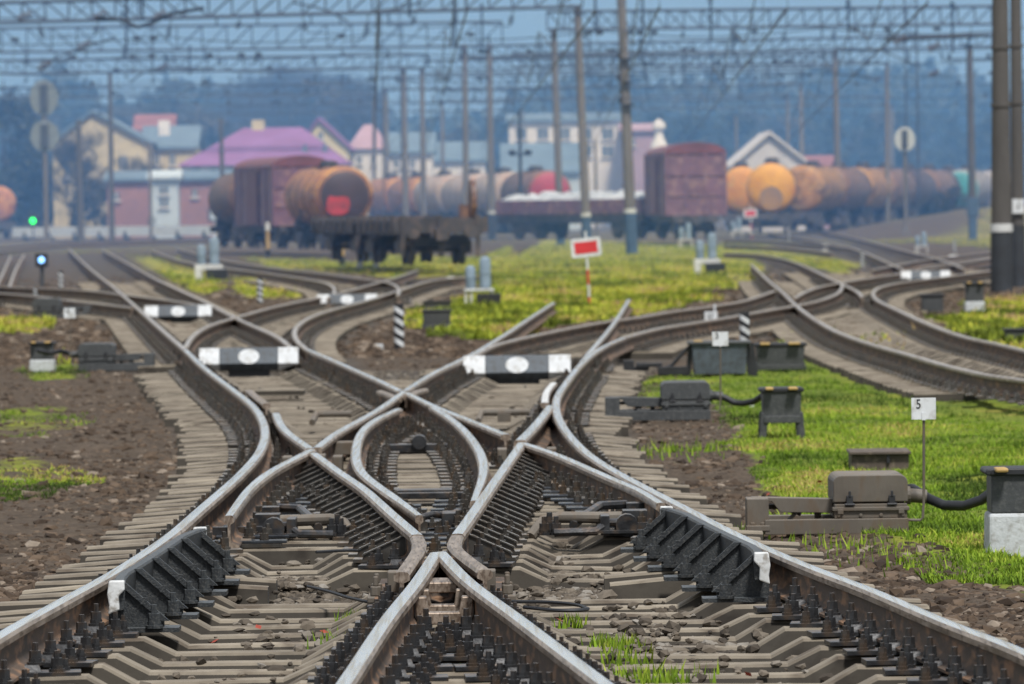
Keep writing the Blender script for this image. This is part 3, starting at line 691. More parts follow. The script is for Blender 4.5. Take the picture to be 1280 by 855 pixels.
x, y = in_fan(150000, 21, 75); k = bil(bedb, x, y) > .6; x, y = x[k], y[k]
for px, py, sx_, sy_, n_ in ((330, 728, .34, .6, 380), (700, 716, .26, .9, 90), (690, 690, .2, .8, 90), (860, 770, .4, 1., 60), (340, 790, .4, 1.4, 50), (770, 800, .4, 1.4, 80), (560, 800, .1, .9, 160), (480, 600, .1, 2., 60), (300, 690, .2, .5, 60)):
    cx, cy = G(px, py, .13); x = np.concatenate([x, rng.normal(cx, sx_ * .5, n_)]); y = np.concatenate([y, rng.normal(cy, sy_ * .5, n_)]); k = np.concatenate([k, np.full(n_, 2)]) if k.dtype != bool else np.concatenate([np.zeros(len(x) - n_, int), np.full(n_, 2)])
xtra = k == 2
stones('ballast', 'grey brown ballast stones between the sleepers', x, y, np.clip(rng.lognormal(-4.0, .38, len(x)), .008, .036), M_ball, sink=.45, lift=np.where(xtra, .045, np.where(rng.uniform(0, 1, len(x)) < .014, .060, 0)))
# ---------------------------------------------------------------- grass blades
M_grass = attr_mat('grass_blades', 'tint', [(0, (.035, .060, .008)), (.3, (.085, .150, .012)), (.58, (.185, .295, .020)), (.82, (.32, .40, .04)), (.93, (.42, .40, .08)), (1, (.36, .24, .10))], rough=.75, spec=.2)
M_grassf = attr_mat('far_grass_blades', 'tint', [(0, (.07, .09, .014)), (.3, (.17, .22, .022)), (.55, (.32, .37, .04)), (.75, (.50, .48, .06)), (.9, (.44, .31, .12)), (1, (.28, .18, .11))], rough=.8, spec=.2)
def blades(name, label, n, y0, y1, h0, h1, wd, m, thr, bmax=.3, pw=1.0):
    x, y = in_fan(n, y0, y1, 1.25); g_ = bil(grass, x, y) + (fbm(x * 1.3, y * .5, 31, 5) - .5) * 2.1 + .04; bd = bil(bedb, x, y)
    k = (g_ > thr) & ((bd < bmax) | (rng.uniform(0, 1, len(x)) < .06)) & (bil(grass, x, y) > .08); x, y = x[k], y[k]; n = len(x)
    tone = np.clip((fbm(x * .9, y * .35, 41, 5) - .5) * 2.3 + .47 - .16 * np.clip((x / y - .035) / .04, 0, 1) * (y < 60) + rng.uniform(-.22, .22, n), 0, 1)  # near grass darkens toward the right of view: vignette painted into the tone
    z = bil(GZ, x, y) - .004; h = rng.uniform(h0, h1, n) * (.35 + 1.3 * fbm(x * 1.7, y * .8, 51)) * np.where(rng.uniform(0, 1, n) < .03, 1.9, 1); a = rng.uniform(0, 6.28, n); w = wd * rng.uniform(.6, 1.3, n)
    lx = rng.normal(0, .45, n) * h; ly = rng.normal(0, .45, n) * h; dx, dy = np.cos(a) * w, np.sin(a) * w
    p0 = np.stack([x - dx, y - dy, z], -1); p1 = np.stack([x + dx, y + dy, z], -1); p2 = np.stack([x + lx * .4 - dx * .6, y + ly * .4 - dy * .6, z + h * .6], -1); p3 = np.stack([x + lx * .4 + dx * .6, y + ly * .4 + dy * .6, z + h * .6], -1); p4 = np.stack([x + lx, y + ly, z + h], -1)
    V = np.stack([p0, p1, p2, p3, p4], 1).reshape(-1, 3); o = (np.arange(n) * 5)[:, None, None]
    T = (np.array([(0, 1, 3), (0, 3, 2), (2, 3, 4)])[None] + o).reshape(-1, 3)
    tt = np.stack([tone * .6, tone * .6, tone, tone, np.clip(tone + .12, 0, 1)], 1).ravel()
    return tag(fastmesh(name, V, T, m, attr={'tint': tt}), label, 'grass', kind='stuff')
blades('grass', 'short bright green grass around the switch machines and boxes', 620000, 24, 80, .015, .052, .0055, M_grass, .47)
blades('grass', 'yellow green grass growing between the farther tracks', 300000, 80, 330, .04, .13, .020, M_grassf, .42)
# weeds between the front sleepers
def weeds(spots):
    V = []; T = []; tt = []
    for px, py, n, r in spots:
        cx, cy = G(px, py, .14)
        for _ in range(n):
            x = cx + random.gauss(0, r); y = cy + random.gauss(0, r * 2.2); z = .10; h = random.uniform(.01, .05); a = random.uniform(0, 6.28); w = random.uniform(.004, .011)
            lx, ly = random.gauss(0, .6) * h, random.gauss(0, .6) * h; o = len(V)
            V += [(x - math.cos(a) * w, y - math.sin(a) * w, z), (x + math.cos(a) * w, y + math.sin(a) * w, z), (x + lx, y + ly, z + .05 + h)]; T.append((o, o + 1, o + 2)); c = random.uniform(.3, .95); tt += [c * .7, c * .7, c]
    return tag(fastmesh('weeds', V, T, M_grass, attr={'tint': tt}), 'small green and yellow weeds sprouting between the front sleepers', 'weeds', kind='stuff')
weeds([(770, 805, 150, .06), (775, 822, 70, .07), (555, 830, 130, .05), (590, 838, 110, .06), (545, 845, 120, .05), (600, 800, 60, .03), (455, 775, 90, .06), (435, 800, 90, .07), (470, 800, 60, .05), (805, 845, 120, .09), (715, 778, 60, .04), (850, 560, 200, .3), (1120, 690, 160, .3), (1060, 672, 90, .2), (930, 665, 60, .06), (830, 845, 60, .1)])
lf = MB(); lf.add([(-.02, 0, .004), (0, -.014, .0), (.026, 0, .006), (.004, .016, .010)], [(0, 1, 2, 3)])
l0 = None
for px, py in ((268, 786), (322, 768), (404, 774), (303, 846), (290, 832), (935, 826), (978, 755), (965, 630), (1025, 590), (960, 600), (700, 760)):
    o = l0 = lf.build('fallen_leaf', M_leaf) if l0 is None else l0.copy()
    if o.name not in COL.objects: COL.objects.link(o)
    xx, yy = G(px, py, .22); o.location = (xx, yy, max(.16, gh(xx, yy) + .03) if xx < 2.2 * yy / 30 and yy < 33 else gh(xx, yy) + .05); o.rotation_euler = (random.uniform(-.5, .5), random.uniform(-.5, .5), random.uniform(0, 6))
    tag(o, 'tiny red fallen leaf lying near the front of the crossing', 'leaf', 'red leaves fallen around the crossing')
# ---------------------------------------------------------------- switch machines, cable boxes, indicators
def numeral(txt, h, m, parent, loc, sx=1.0):
    c = bpy.data.curves.new('numeral', 'FONT'); c.body = txt; c.size = h / .69; c.align_x = 'CENTER'; c.extrude = .0015
    o = bpy.data.objects.new('tmp', c); COL.objects.link(o)
    me = bpy.data.meshes.new_from_object(o.evaluated_get(bpy.context.evaluated_depsgraph_get()))
    bpy.data.objects.remove(o); me.name = 'numeral'; me.materials.clear(); me.materials.append(m)
    n = bpy.data.objects.new('numeral', me); COL.objects.link(n); n.parent = parent; n.location = loc; n.rotation_euler = (R(90), 0, 0); n.scale = (sx, 1, 1)
    return n
def base_at(px, py, z=.1):
    x, y = G(px, py, z); return (x, y, gh(x, y))
def switch_machine(name, label, loc, flip=False, txt=None, mt=None, hose=None, sc=1.0):
    mt = mt or M_grease; f = -1 if flip else 1
    t = thing(name, label, 'switch machine', loc); t.scale = (sc, sc, sc)
    def fx(p): return [(f * a, b) for a, b in p]
    r = .05; prof = [(-.22, .195), (-.22, .31)] + [(-.22 + r - r * math.cos(a), .31 + .045 * math.sin(a)) for a in np.linspace(.2, 1.57, 5)] + [(.22 - r + r * math.cos(a), .31 + .045 * math.sin(a)) for a in np.linspace(1.57, .2, 5)] + [(.22, .31), (.22, .195)]
    mb = MB(); mb.prism(fx(prof), 0, .62); mb.build('cover', mt, t, bevel=.006)
    mb = MB(); mb.prism(fx([(-.215, .10), (-.215, .185), (.215, .185), (.215, .10)]), -.004, .63)
    mb.box((0, .31, .155), (.455, .66, .022)); mb.box((-.18 * f, -.012, .14), (.035, .02, .03)); mb.box((.18 * f, -.012, .14), (.035, .02, .03))
    mb.cyl((.215 * f, .15, .225), (.245 * f, .15, .225), .055, n=14)
    for q in (-.19, -.06, .06, .19): mb.cyl((q, -.004, .118), (q, -.016, .118), .012, n=6)
    mb.build('case', mt, t, bevel=.004)
    for s in (-.125, .125):
        mb = MB(); mb.box((s, -.014, .205), (.038, .024, .062)); mb.box((s, -.022, .245), (.014, .016, .036)); mb.cyl((s - .03, -.02, .182), (s + .03, -.02, .182), .009, n=8); mb.build('latch', M_black, t, bevel=.003)
    mb = MB(); mb.box((-.205 * f, -.01, .055), (.85, .07, .088)); mb.box((-.205 * f, .52, .055), (.85, .07, .088)); mb.box((-.05 * f, .25, .085), (.12, .5, .03))
    mb.build('support_beam', mt, t, bevel=.004)
    mb = MB(); mb.prism(fx([(-.70, .212), (-.70, .228), (-.45, .220), (-.22, .212), (-.22, .128), (-.53, .135), (-.58, .20), (-.64, .205)]), .12, .24)
    mb.prism(fx([(-.52, .06), (-.43, .15), (-.40, .15), (-.49, .06)]), .16, .20); mb.box((-.30 * f, .3, .12), (.04, .04, .1))
    mb.tube([(f * -.68, .25, .12), (f * -.62, .25, .165), (f * -.52, .25, .165), (f * -.4, .25, .12)], .018, 8)
    mb.build('rod_guard', mt, t, bevel=.004)
    mb = MB(); mb.box((-.67 * f, .10, .135), (.13, .26, .18)); mb.box((-.67 * f, .0, .05), (.14, .10, .035)); mb.cyl((-.64 * f, -.02, .06), (-.64 * f, -.02, .085), .02, n=6); mb.cyl((-.70 * f, -.02, .06), (-.70 * f, -.02, .085), .02, n=6)
    mb.build('end_bracket', mt, t, bevel=.005)
    if hose:
        mb = MB(); mb.cyl((.24 * f, .15, .225), (.34 * f, .15, .215), .042, n=14); mb.build('hose_coupling', mt, t, smooth=True)
        mb = MB(); mb.tube([(f * a, b, c) for a, b, c in hose], .030, 12); mb.build('cable_hose', M_black, t, smooth=True)
    if txt:
        mb = MB(); mb.tube([(.21 * f, -.03, .088), (.29 * f, -.03, .085), (.305 * f, -.03, .10), (.312 * f, -.03, .20), (.318 * f, -.03, .70)], .0085, 8); mb.build('sign_rod', M_grease, t, smooth=True)
        mb = MB(); mb.box((.317 * f, -.042, .745), (.145, .004, .128)); q = mb.build('number_plate', M_signw, t, bevel=.001)
        numeral(txt, .055, M_black, q, (.317 * f - .03, -.0455, .747), .8)
        mb = MB(); mb.box((.317 * f, -.047, .70), (.022, .006, .045)); mb.build('clip', M_signw, q)
    return t
b1 = base_at(1089, 674)
switch_machine('switch_machine', 'brown grey point machine with two latches and the number 5 plate on a bent rod', b1, txt='5',
    hose=[(.20, .45, .25), (.28, .42, .25), (.36, .15, .20), (.44, .1, .165), (.55, .0, .165), (.65, -.05, .20), (.74, -.08, .27), (.86, -.1, .30)])
b2 = base_at(858, 531)
switch_machine('switch_machine', 'grey point machine with the number 3 plate, left of the four legged cable box', b2, txt='3', mt=M_dkgrey,
    hose=[(.30, .15, .215), (.36, .15, .205), (.44, .12, .16), (.52, .1, .15), (.62, .0, .17), (.70, -.1, .23), (.74, -.1, .25)])
b3 = base_at(120, 466)
switch_machine('switch_machine', 'dark point machine on bare soil at left with its number plate standing beside it', b3, flip=True, txt='15', mt=M_dkgrey,
    hose=[(.20, .45, .20), (.32, .4, .22), (.45, .3, .26), (.6, .2, .24), (.75, .1, .28)])
b4 = base_at(58, 400)
switch_machine('switch_machine', 'small far point machine near the left edge below the white shunting light', b4, flip=True, mt=M_dkgrey, sc=1.15)
# cable boxes
def cable_box(name, label, loc, w, h, legs=None, base=None, d=.35, mt=None, yel=True, rz=0, taper=.94):
    t = thing(name, label, 'cable box', loc, rz); mt = mt or M_dkgrey
    z0 = legs if legs else (base if base else .0)
    mb = MB(); mb.box((0, d / 2, z0 + h * .45), (w * .94, d * .94, h * .90), top=1 / taper if legs else 1.0); mb.build('box', mt, t, bevel=.01)
    mb = MB(); mb.box((0, d / 2, z0 + h * .95), (w * 1.06, d * 1.08, h * .16)); 
    for k in (-.5, .5): mb.cyl((w * 1.02 * k, -.02, z0 + h * .95), (w * 1.02 * k, d + .02, z0 + h * .95), h * .085, n=8)
    l = mb.build('lid', M_black, t, bevel=.012)
    if yel:
        for a in ((-.32, .2), (.28, .24)): mb = MB(); mb.box((w * a[0], -.01, z0 + h * 1.005), (w * a[1], d * .5, h * .10)); mb.build('yellow_patch', M_yel, l, bevel=.01)
    if legs:
        for sx in (-1, 1):
            for sy in (0, 1):
                mb = MB(); bx = sx * w * .52; tx = sx * w * .44; y = .03 + sy * (d - .06)
                mb.add([(bx - .028, y - .02, -.05), (bx + .028, y - .02, -.05), (bx + .028, y + .02, -.05), (bx - .028, y + .02, -.05), (tx - .032, y - .02, legs + .05), (tx + .032, y - .02, legs + .05), (tx + .032, y + .02, legs + .05), (tx - .032, y + .02, legs + .05)], [(3, 2, 1, 0), (4, 5, 6, 7), (0, 1, 5, 4), (1, 2, 6, 5), (2, 3, 7, 6), (3, 0, 4, 7)])
                mb.build('leg', mt, t, bevel=.006)
        mb = MB(); mb.box((0, .01, legs - .01), (w * .92, .03, .06)); mb.build('leg_frame', mt, t, bevel=.005)
    if base:
        mb = MB(); mb.box((0, d / 2, base / 2 - .03), (w * 1.06, d * 1.05, base + .06), top=.96); mb.build('base', M_wconc, t, bevel=.018)
    return t
x, y, z = base_at(1278, 696); cable_box('cable_box', 'dark cable box on a whitewashed concrete block at the right edge', (x, y, z), .36, .245, base=.26)
x, y, z = base_at(978, 551); cable_box('cable_box', 'dark cable box standing on four splayed legs in the grass', (x, y, z), .33, .25, legs=.185)
x, y, z = base_at(976, 465); cable_box('cable_box', 'squat dark box with yellow patches on its lid, right of the striped post', (x, y, z), .58, .27, legs=.08)
x, y, z = base_at(52, 465); cable_box('cable_box', 'dark box with yellow lid edge on a white block among the soil at left', (x, y, z), .30, .22, base=.15)
x, y, z = base_at(1219, 391); cable_box('cable_box', 'dark box on a pale block in front of the thick pole at right', (x, y, z), .34, .34, base=.22)
x, y, z = base_at(1166, 389); cable_box('cable_box', 'plain dark box on the ground left of the thick pole', (x, y, z), .42, .33, yel=False)
x, y, z = base_at(546, 413); cable_box('cable_box', 'dark trackside box beside the bright grass right of the striped post', (x, y, z), .46, .26, legs=.06, yel=False)
x, y, z = base_at(547, 390); cable_box('cable_box', 'lower dark box standing right behind the central trackside box', (x, y, z), .55, .20, yel=False)
x, y, z = base_at(1275, 428); cable_box('cable_box', 'dark box half out of the picture beyond the rusty right hand track', (x, y, z), .42, .18, yel=False)
# big grey cabinet with its linkage
t = thing('equipment_cabinet', 'big dark grey cabinet behind the number 3 plate, with a crank frame at its left', 'equipment cabinet', base_at(900, 471))
mb = MB(); mb.box((0, .2, .20), (.60, .40, .36), top=1.08); mb.build('box', M_board, t, bevel=.012)
mb = MB(); mb.box((0, .2, .39), (.74, .5, .035)); mb.build('lid', M_dkgrey, t, bevel=.01)
mb = MB(); mb.box((-.25, .02, .412), (.10, .12, .02)); mb.build('yellow_patch', M_yel, t, bevel=.004)
for s in (-.37, .36, .42):
    mb = MB(); mb.add([(s - .03, .08, -.03), (s + .03, .08, -.03), (s + .03, .14, -.03), (s - .03, .14, -.03), (s * .9 - .025, .08, .38), (s * .9 + .025, .08, .38), (s * .9 + .025, .14, .38), (s * .9 - .025, .14, .38)], [(3, 2, 1, 0), (4, 5, 6, 7), (0, 1, 5, 4), (1, 2, 6, 5), (2, 3, 7, 6), (3, 0, 4, 7)]); mb.build('support_leg', M_black, t)
mb = MB(); mb.tube([(-.36, .1, .34), (-.42, .1, .28), (-.55, .1, .14), (-.72, .1, .06)], .022, 8); mb.box((-.55, .05, .07), (.34, .12, .10)); mb.box((-.82, .1, .14), (.30, .10, .05)); mb.box((-1.06, .1, .12), (.12, .16, .16)); mb.box((-.92, .1, .10), (.2, .06, .05))
mb.build('crank_frame', M_black, t, bevel=.006)
# brown lidded box in the grass
t = thing('cable_chamber', 'low rusty brown lidded box lying in the grass above the number 5 machine', 'cable chamber', base_at(1100, 586), R(-1))
mb = MB(); mb.box((0, .25, .06), (.43, .6, .18)); mb.build('box', M_brownbox, t, bevel=.006)
mb = MB(); mb.box((0, .25, .16), (.46, .68, .022)); mb.build('lid', M_brownbox, t, bevel=.005)
mb = MB(); mb.box((.06, -.06, .12), (.022, .03, .07)); mb.build('hasp', M_black, t)
# oval indicator boards between the rails
def indicator(label, loc):
    t = thing('track_indicator', label, 'track indicator', loc, 0, 'oval indicator boards between the rails')
    def shell(xa, xb, za, zb_, mi, mb):          # za/zb_: bottom height at either end
        vs = []
        for x, zl in ((xa, za), (xb, zb_)):
            k = zl / .085
            vs += [(x, -.05, .275), (x, -.12, .085), (x, -.12 + .085 * (1 - k), zl), (x, .10, zl), (x, .10, .275)]
        mb.add(vs, [(0, 1, 6, 5), (1, 2, 7, 6), (2, 3, 8, 7), (3, 4, 9, 8), (4, 0, 5, 9), (4, 3, 2, 1, 0), (5, 6, 7, 8, 9)], mi)
    mb = MB(); shell(-.355, .355, 0.0, 0.0, 0, mb); mb.build('body', M_board, t, bevel=.006)
    for s in (-1, 1):
        mb = MB()
        if s < 0: shell(-.60, -.357, .075, .002, 0, mb)
        else: shell(.357, .60, .002, .075, 0, mb)
        mb.build('white_panel', M_signw, t)
    mb = MB(); n = 28; c = (0, -.0905, .170); th = math.atan2(.07, .19); vs = []
    for dz in (0, .006):
        for i in range(n):
            a = 2 * math.pi * i / n; u = .128 * math.cos(a); v = .094 * math.sin(a)
            vs.append((u, c[1] + v * math.sin(th) - dz * math.cos(th) + .006, c[2] + v * math.cos(th) + dz * math.sin(th)))
    mb.add(vs, [(i, (i + 1) % n, n + (i + 1) % n, n + i) for i in range(n)] + [tuple(range(n, 2 * n))]); mb.build('white_oval', M_signw, t)
    mb = MB(); mb.box((0, .02, -.03), (.5, .1, .09)); mb.build('foot', M_black, t)
    return t
def spot(px, py, z):
    x, y = G(px, py, z); return (x, y, z)
i0 = indicator('nearest oval indicator board, between the rails beyond the centre of the slip', spot(646.5, 475, .17))
for px, py, l in ((311.5, 463, 'oval indicator board on the left track, second nearest, above the open tongue rail'), (434, 385, 'oval indicator board farther off, between the hooked rails left of the striped post'),
                  (223, 401, 'oval indicator board at far left beside the long left hand rail'), (1157, 352.5, 'far right oval indicator board left of the thick pole')):
    copy_thing(i0, spot(px, py, .17), 0, l, 'oval indicator boards between the rails')
# striped posts
def striped_post(label, loc, h=.60, r=.066, nst=4, mname='striped_post'):
    t = thing(mname, label, 'marker post', loc); n = 16; mb = MB(); rows_ = []
    sl = 1.0; H = h; k = 9
    zs = [0.10 * H + i * (.80 * H / (2 * nst - 1)) for i in range(2 * nst)]
    lv = [(-.06, 0)] + [(z, sl) for z in zs] + [(H, 0)]
    for z, s_ in lv:
        for i in range(n):
            a = 2 * math.pi * i / n; mb.v.append((r * math.cos(a), r * math.sin(a), z - s_ * r * .62 * math.cos(a)))
    for j in range(len(lv) - 1):
        for i in range(n): mb.f.append((j * n + i, j * n + (i + 1) % n, (j + 1) * n + (i + 1) % n, (j + 1) * n + i)); mb.m.append(0 if (j % 2 == 0) else 1)
    mb.f.append(tuple(range((len(lv) - 1) * n, len(lv) * n))); mb.m.append(0)
    mb.build('post', [M_black, M_signw], t, smooth=True); return t
s0 = striped_post('black and white striped post behind the squat box with yellow lid patches', base_at(931, 447))
for px, py, l, sc in ((499, 439, 'black and white striped post on the bare soil left of the dark trackside box', 1.08), (325, 379, 'small striped post among the yellow grass right of the white signal', .95), (986, 303, 'far striped post left of the ladder tracks', .95),
                  (1078, 335, 'striped post beside the ladder track left of the far oval board', .85), (1193, 316, 'far striped post behind the far oval board', .85), (76, 366, 'striped post right of the white shunting light', .95), (44, 379, 'short striped post at left below the white shunting light', .6)):
    copy_thing(s0, base_at(px, py), 0, l, None, sc)
# dwarf signals
def dwarf(label, loc, base='frame', sc=1.0, box=True, mt=None):
    t = thing('dwarf_signal', label, 'dwarf signal', loc); t.scale = (sc,) * 3; mt = mt or M_hood
    def head(x, z0, z1, r):
        mb = MB(); mb.lathe([(r * .75, z0), (r, z0 + .04), (r, z0 + (z1 - z0) * .45), (r * 1.06, z0 + (z1 - z0) * .46), (r * 1.06, z0 + (z1 - z0) * .54), (r, z0 + (z1 - z0) * .55), (r, z1 - r * .7), (r * .8, z1 - r * .25), (r * .35, z1)], (x, .1, 0), 16); mb.build('signal_head', mt, t, smooth=True)
    head(-.17, .36, .84, .105); head(.13, .36, 1.02, .115)
    mb = MB()
    if base == 'frame':
        mb.box((0, .1, .335), (.62, .34, .05))
        for sx in (-.27, -.16, .27): mb.box((sx, .0, .15), (.05, .06, .34))
        mb.build('stand', M_white, t, bevel=.01)
    else:
        mb.box((0, .1, .30), (.66, .36, .13)); mb.box((-.24, .1, .1), (.17, .36, .30)); mb.box((.24, .1, .1), (.17, .36, .30)); mb.build('stand', M_white, t, bevel=.012)
    if box:
        mb = MB(); mb.box((.2, -.12, .14), (.50, .22, .24)); mb.build('relay_box', M_black, t, bevel=.012)
    return t
dwarf('blue grey two headed dwarf signal standing left of the red board', base_at(599, 383))
dwarf('two headed dwarf signal on a white table stand in front of the flat wagons', base_at(460, 336), 'block', 1.18, False)
dwarf('two headed dwarf signal on a white stand in front of the covered wagon', base_at(884, 341), 'block', 1.2)
dwarf('smaller dwarf signal just behind and left of the one by the covered wagon', base_at(857, 309), 'frame', 1.2, False)
dwarf('far blue dwarf signal beside the pink far board', base_at(921, 297), 'frame', 1.25, False)
dwarf('pale dwarf signal on the white table among the yellow grass at left', base_at(261, 351), 'block', 1.25)
dwarf('far pale dwarf signal behind the ladder tracks at right', base_at(1152, 317), 'frame', .85, False)
# red stop boards
def red_board(label, loc, sc=1.0, tilt=R(-5.5)):
    t = thing('stop_board', label, 'stop board', loc); t.scale = (sc,) * 3
    H = 1.52; zz = [-.05, .16, .42, .72, 1.36, H]; mb = MB()
    lean = -.045
    for k in range(5): mb.cyl((lean * zz[k], 0, zz[k]), (lean * zz[k + 1], 0, zz[k + 1]), .024, n=10, mi=1 if k in (0, 2) else 0)
    mb.build('post', [M_signw, M_red], t, smooth=True)
    def rr(w, h, r, cz):
        p = []
        for cx, cz_, a0 in ((w - r, h - r, 0), (-w + r, h - r, 90), (-w + r, -h + r, 180), (w - r, -h + r, 270)):
            for a in (0, 30, 60, 90): p.append((cx + r * math.cos(R(a0 + a)), cz_ + r * math.sin(R(a0 + a))))
        return [(x_ * math.cos(-tilt) - z_ * math.sin(-tilt) - .06, x_ * math.sin(-tilt) + z_ * math.cos(-tilt) + cz) for x_, z_ in p]
    mb = MB(); mb.prism(rr(.31, .195, .05, 1.18), -.045, -.028); q = mb.build('board', M_signw, t)
    mb = MB(); mb.prism(rr(.235, .120, .004, 1.18), -.052, -.0455); mb.build('red_field', M_red, q)
    return t
r0 = red_board('red rectangular board with white border on a striped post in the middle of the grass', base_at(737, 381))
copy_thing(r0, base_at(940, 299), 0, 'far red board in front of the orange tank wagon', None, 1.3)
# small white blocks and stones seen as single items
def small_block(name, label, px, py, w, h, m, cat):
    mb = MB(); mb.box((0, 0, h / 2 - .02), (w, w * .8, h + .04), top=.85); o = mb.build(name, m, None, bevel=w * .08); o.location = base_at(px, py); return tag(o, label, cat)
small_block('white_marker_block', 'small white block beside the rail right of the hooked track', 563, 356, .22, .22, M_white, 'marker block')
small_block('white_marker_block', 'tiny white block left of the far dwarf signals at right', 1031, 314, .28, .3, M_white, 'marker block')
small_block('white_marker_block', 'white block below the far striped post at right', 1192, 330, .36, .3, M_white, 'marker block')
small_block('pale_stone', 'pale stone on the bare soil below the striped post', 474, 438, .13, .07, M_wconc, 'stone')
small_block('plastic_scrap', 'tiny white scrap in the grass between machine 3 and the legged box', 940, 512, .05, .05, M_signw, 'litter')
for px, py, l in ((335, 321, 'short yellow and white post in front of the far boxcar at left'), (428, 332, 'short yellow and white post left of the white stand signal'),):
    t = thing('short_post', l, 'post', base_at(px, py)); mb = MB(); mb.cyl((0, 0, -.1), (0, 0, 1.2), .10, .09, n=12); mb.build('shaft', M_yel, t, smooth=True); mb = MB(); mb.cyl((0, 0, 1.2), (0, 0, 1.55), .13, .09, n=12); mb.build('cap', M_white, t, smooth=True); mb = MB(); mb.cyl((0, 0, -.1), (0, 0, .35), .115, n=12); mb.build('foot', M_black, t)
# lit shunting lights
def lit(label, px, py, base_py, col, st, r):
    x, y, z = base_at(px, base_py); top = P(px, py, y)[2]
    t = thing('shunting_signal', label, 'signal', (x, y, z)); h = top - z
    mb = MB(); mb.cyl((0, .1, -.1), (0, .1, h), .06, n=10); mb.build('post', M_dkgrey, t)
    mb = MB(); mb.box((0, .06, h), (r * 4.2, .2, r * 4.6)); mb.build('housing', M_black, t, bevel=.03)
    m = mat('lamp_' + label.split()[0], col, rough=.2, emit=(col, st)); mb = MB(); mb.lathe([(r * .3, -.07), (r * .8, -.06), (r, -.045)], (0, 0, h), 16, axis='y'); mb.build('lens', m, t, smooth=True)
lit('white lit shunting light low at the left edge', 52.5, 325, 358, (.22, .50, 1.0), 3.2, .085)
lit('green lit signal in front of the white barrier', 41.5, 276, 303, (.02, 1.0, .12), 4, .20)
# ---------------------------------------------------------------- poles and gantries
def pole_parts(parent, b, tp, w, coat=M_poled, coat_h=1.8, ring=True, bands=True, origin=(0, 0, 0), pm=None):
    b = Vector(b) - Vector(origin); tp = Vector(tp) - Vector(origin); d = tp - b
    mb = MB(); mb.cyl(b - d * .01, tp, w / 2, w * .36, n=16)
    if bands:
        for k in (.55, .72, .88): c = b + d * k; mb.cyl(c - d * .004, c + d * .004, w / 2 * (1 - .28 * k) + .03, n=12)
    s = mb.build('pole', pm or M_pole, parent, smooth=True)
    if coat:
        c = b + d * (coat_h / d.length); mb = MB(); mb.cyl(b - d * .01, c, w / 2 + .012, w / 2 + .004, n=16); mb.build('base_coat', coat, s, smooth=True)
        if ring: mb = MB(); mb.cyl(c, c + d * (.18 / d.length), w / 2 + .02, n=16); mb.build('white_ring', M_white, s, smooth=True)
    return s
def pole(label, px, pyb, pxt, pyt, d, w, coat=M_poled, coat_h=1.8, ring=True, extra=None, name='catenary_pole', cat='pole', pm=None):
    x = P(px, pyb, d)[0]; z = gh(x, d); t = thing(name, label, cat, (x, d, z))
    tp = P(pxt, pyt, d); pole_parts(t, (x, d, z), tp, w, coat, coat_h, ring, origin=(x, d, z), pm=pm)
    if extra: extra(t, Vector(tp) - Vector((x, d, z)))
    return t
def brackets(t, tp):
    mb = MB()
    for k, l in ((.52, .5), (.60, .4), (.68, .5)):
        c = tp * k; mb.box((c.x + .1, c.y - .25, c.z), (l, .3, .10)); mb.box((c.x - .25, c.y - .2, c.z + .2), (.1, .15, .3))
    mb.build('bracket', M_wire, t)
pole('tall thick catenary pole with blue base between the red board and the covered wagon', 790, 318, 775, -40, 256, .50, M_poleblue, 1.75, True, brackets)
def plate_extra(t, tp):
    mb = MB(); mb.box((0.0, -.23, 1.9), (.28, .02, .34)); q = mb.build('number_plate', M_signw, t); numeral('1', .16, M_black, q, (0, -.245, 1.82))
pole('thickest concrete pole near the right edge with dark tarred base and white ring', 1252, 365, 1250, -60, 133, .47, M_poled, 1.35, True, pm=M_poledk)
pole('thinner pole at the right edge carrying a small number plate', 1273, 358, 1269, -60, 141, .34, M_poled, 1.45, False, plate_extra, pm=M_poledk)
def crossarm(t, tp):
    mb = MB(); c = tp * .93; mb.box((c.x, c.y, c.z), (2.6, .1, .10)); mb.cyl((c.x - 1.1, c.y, c.z), (c.x - 1.1, c.y, c.z + .3), .09, n=8); mb.cyl((c.x + 1.0, c.y, c.z), (c.x + 1.0, c.y, c.z + .3), .09, n=8); mb.build('crossarm', M_wire, t)
def bluebox(t, tp):
    crossarm(t, tp); mb = MB(); mb.box((0, -.35, 1.75), (.62, .3, 1.0)); mb.box((0, -.35, .6), (.4, .25, 1.2)); mb.build('switch_box', M_poleblue, t, bevel=.02)
pole('dark catenary pole with a bright blue box on its foot left of the thick pole', 1216, 300, 1212, 57, 322, .46, None, 0, False, bluebox, pm=M_poledk)
pole('dark pole in front of the cream house, with the white barrier at its foot', 101, 299, 98, 150, 420, .55, None, 0, False, pm=M_poledk)
pole('tall dark pole rising over the roof of the cream house', 140, 290, 137.5, 92, 430, .42, None, 0, False, pm=M_poledk)
pole('thin pole in front of the purple roof at its left', 280, 293, 276, 148, 430, .40, None, 0, False, pm=M_poledk)
pole('short thin pole beside the white kiosk', 189, 292, 187, 178, 430, .26, None, 0, False)
pole('thin post with arm behind the white load wagon', 746, 285, 744, 175, 380, .22, None, 0, False)
pole('slim dark pole rising behind the covered wagon at its right', 922, 262, 920, 145, 520, .32, None, 0, False)
pole('slim dark pole left of the pale warehouse gable', 956, 250, 955, 165, 520, .22, None, 0, False)
gid = 0
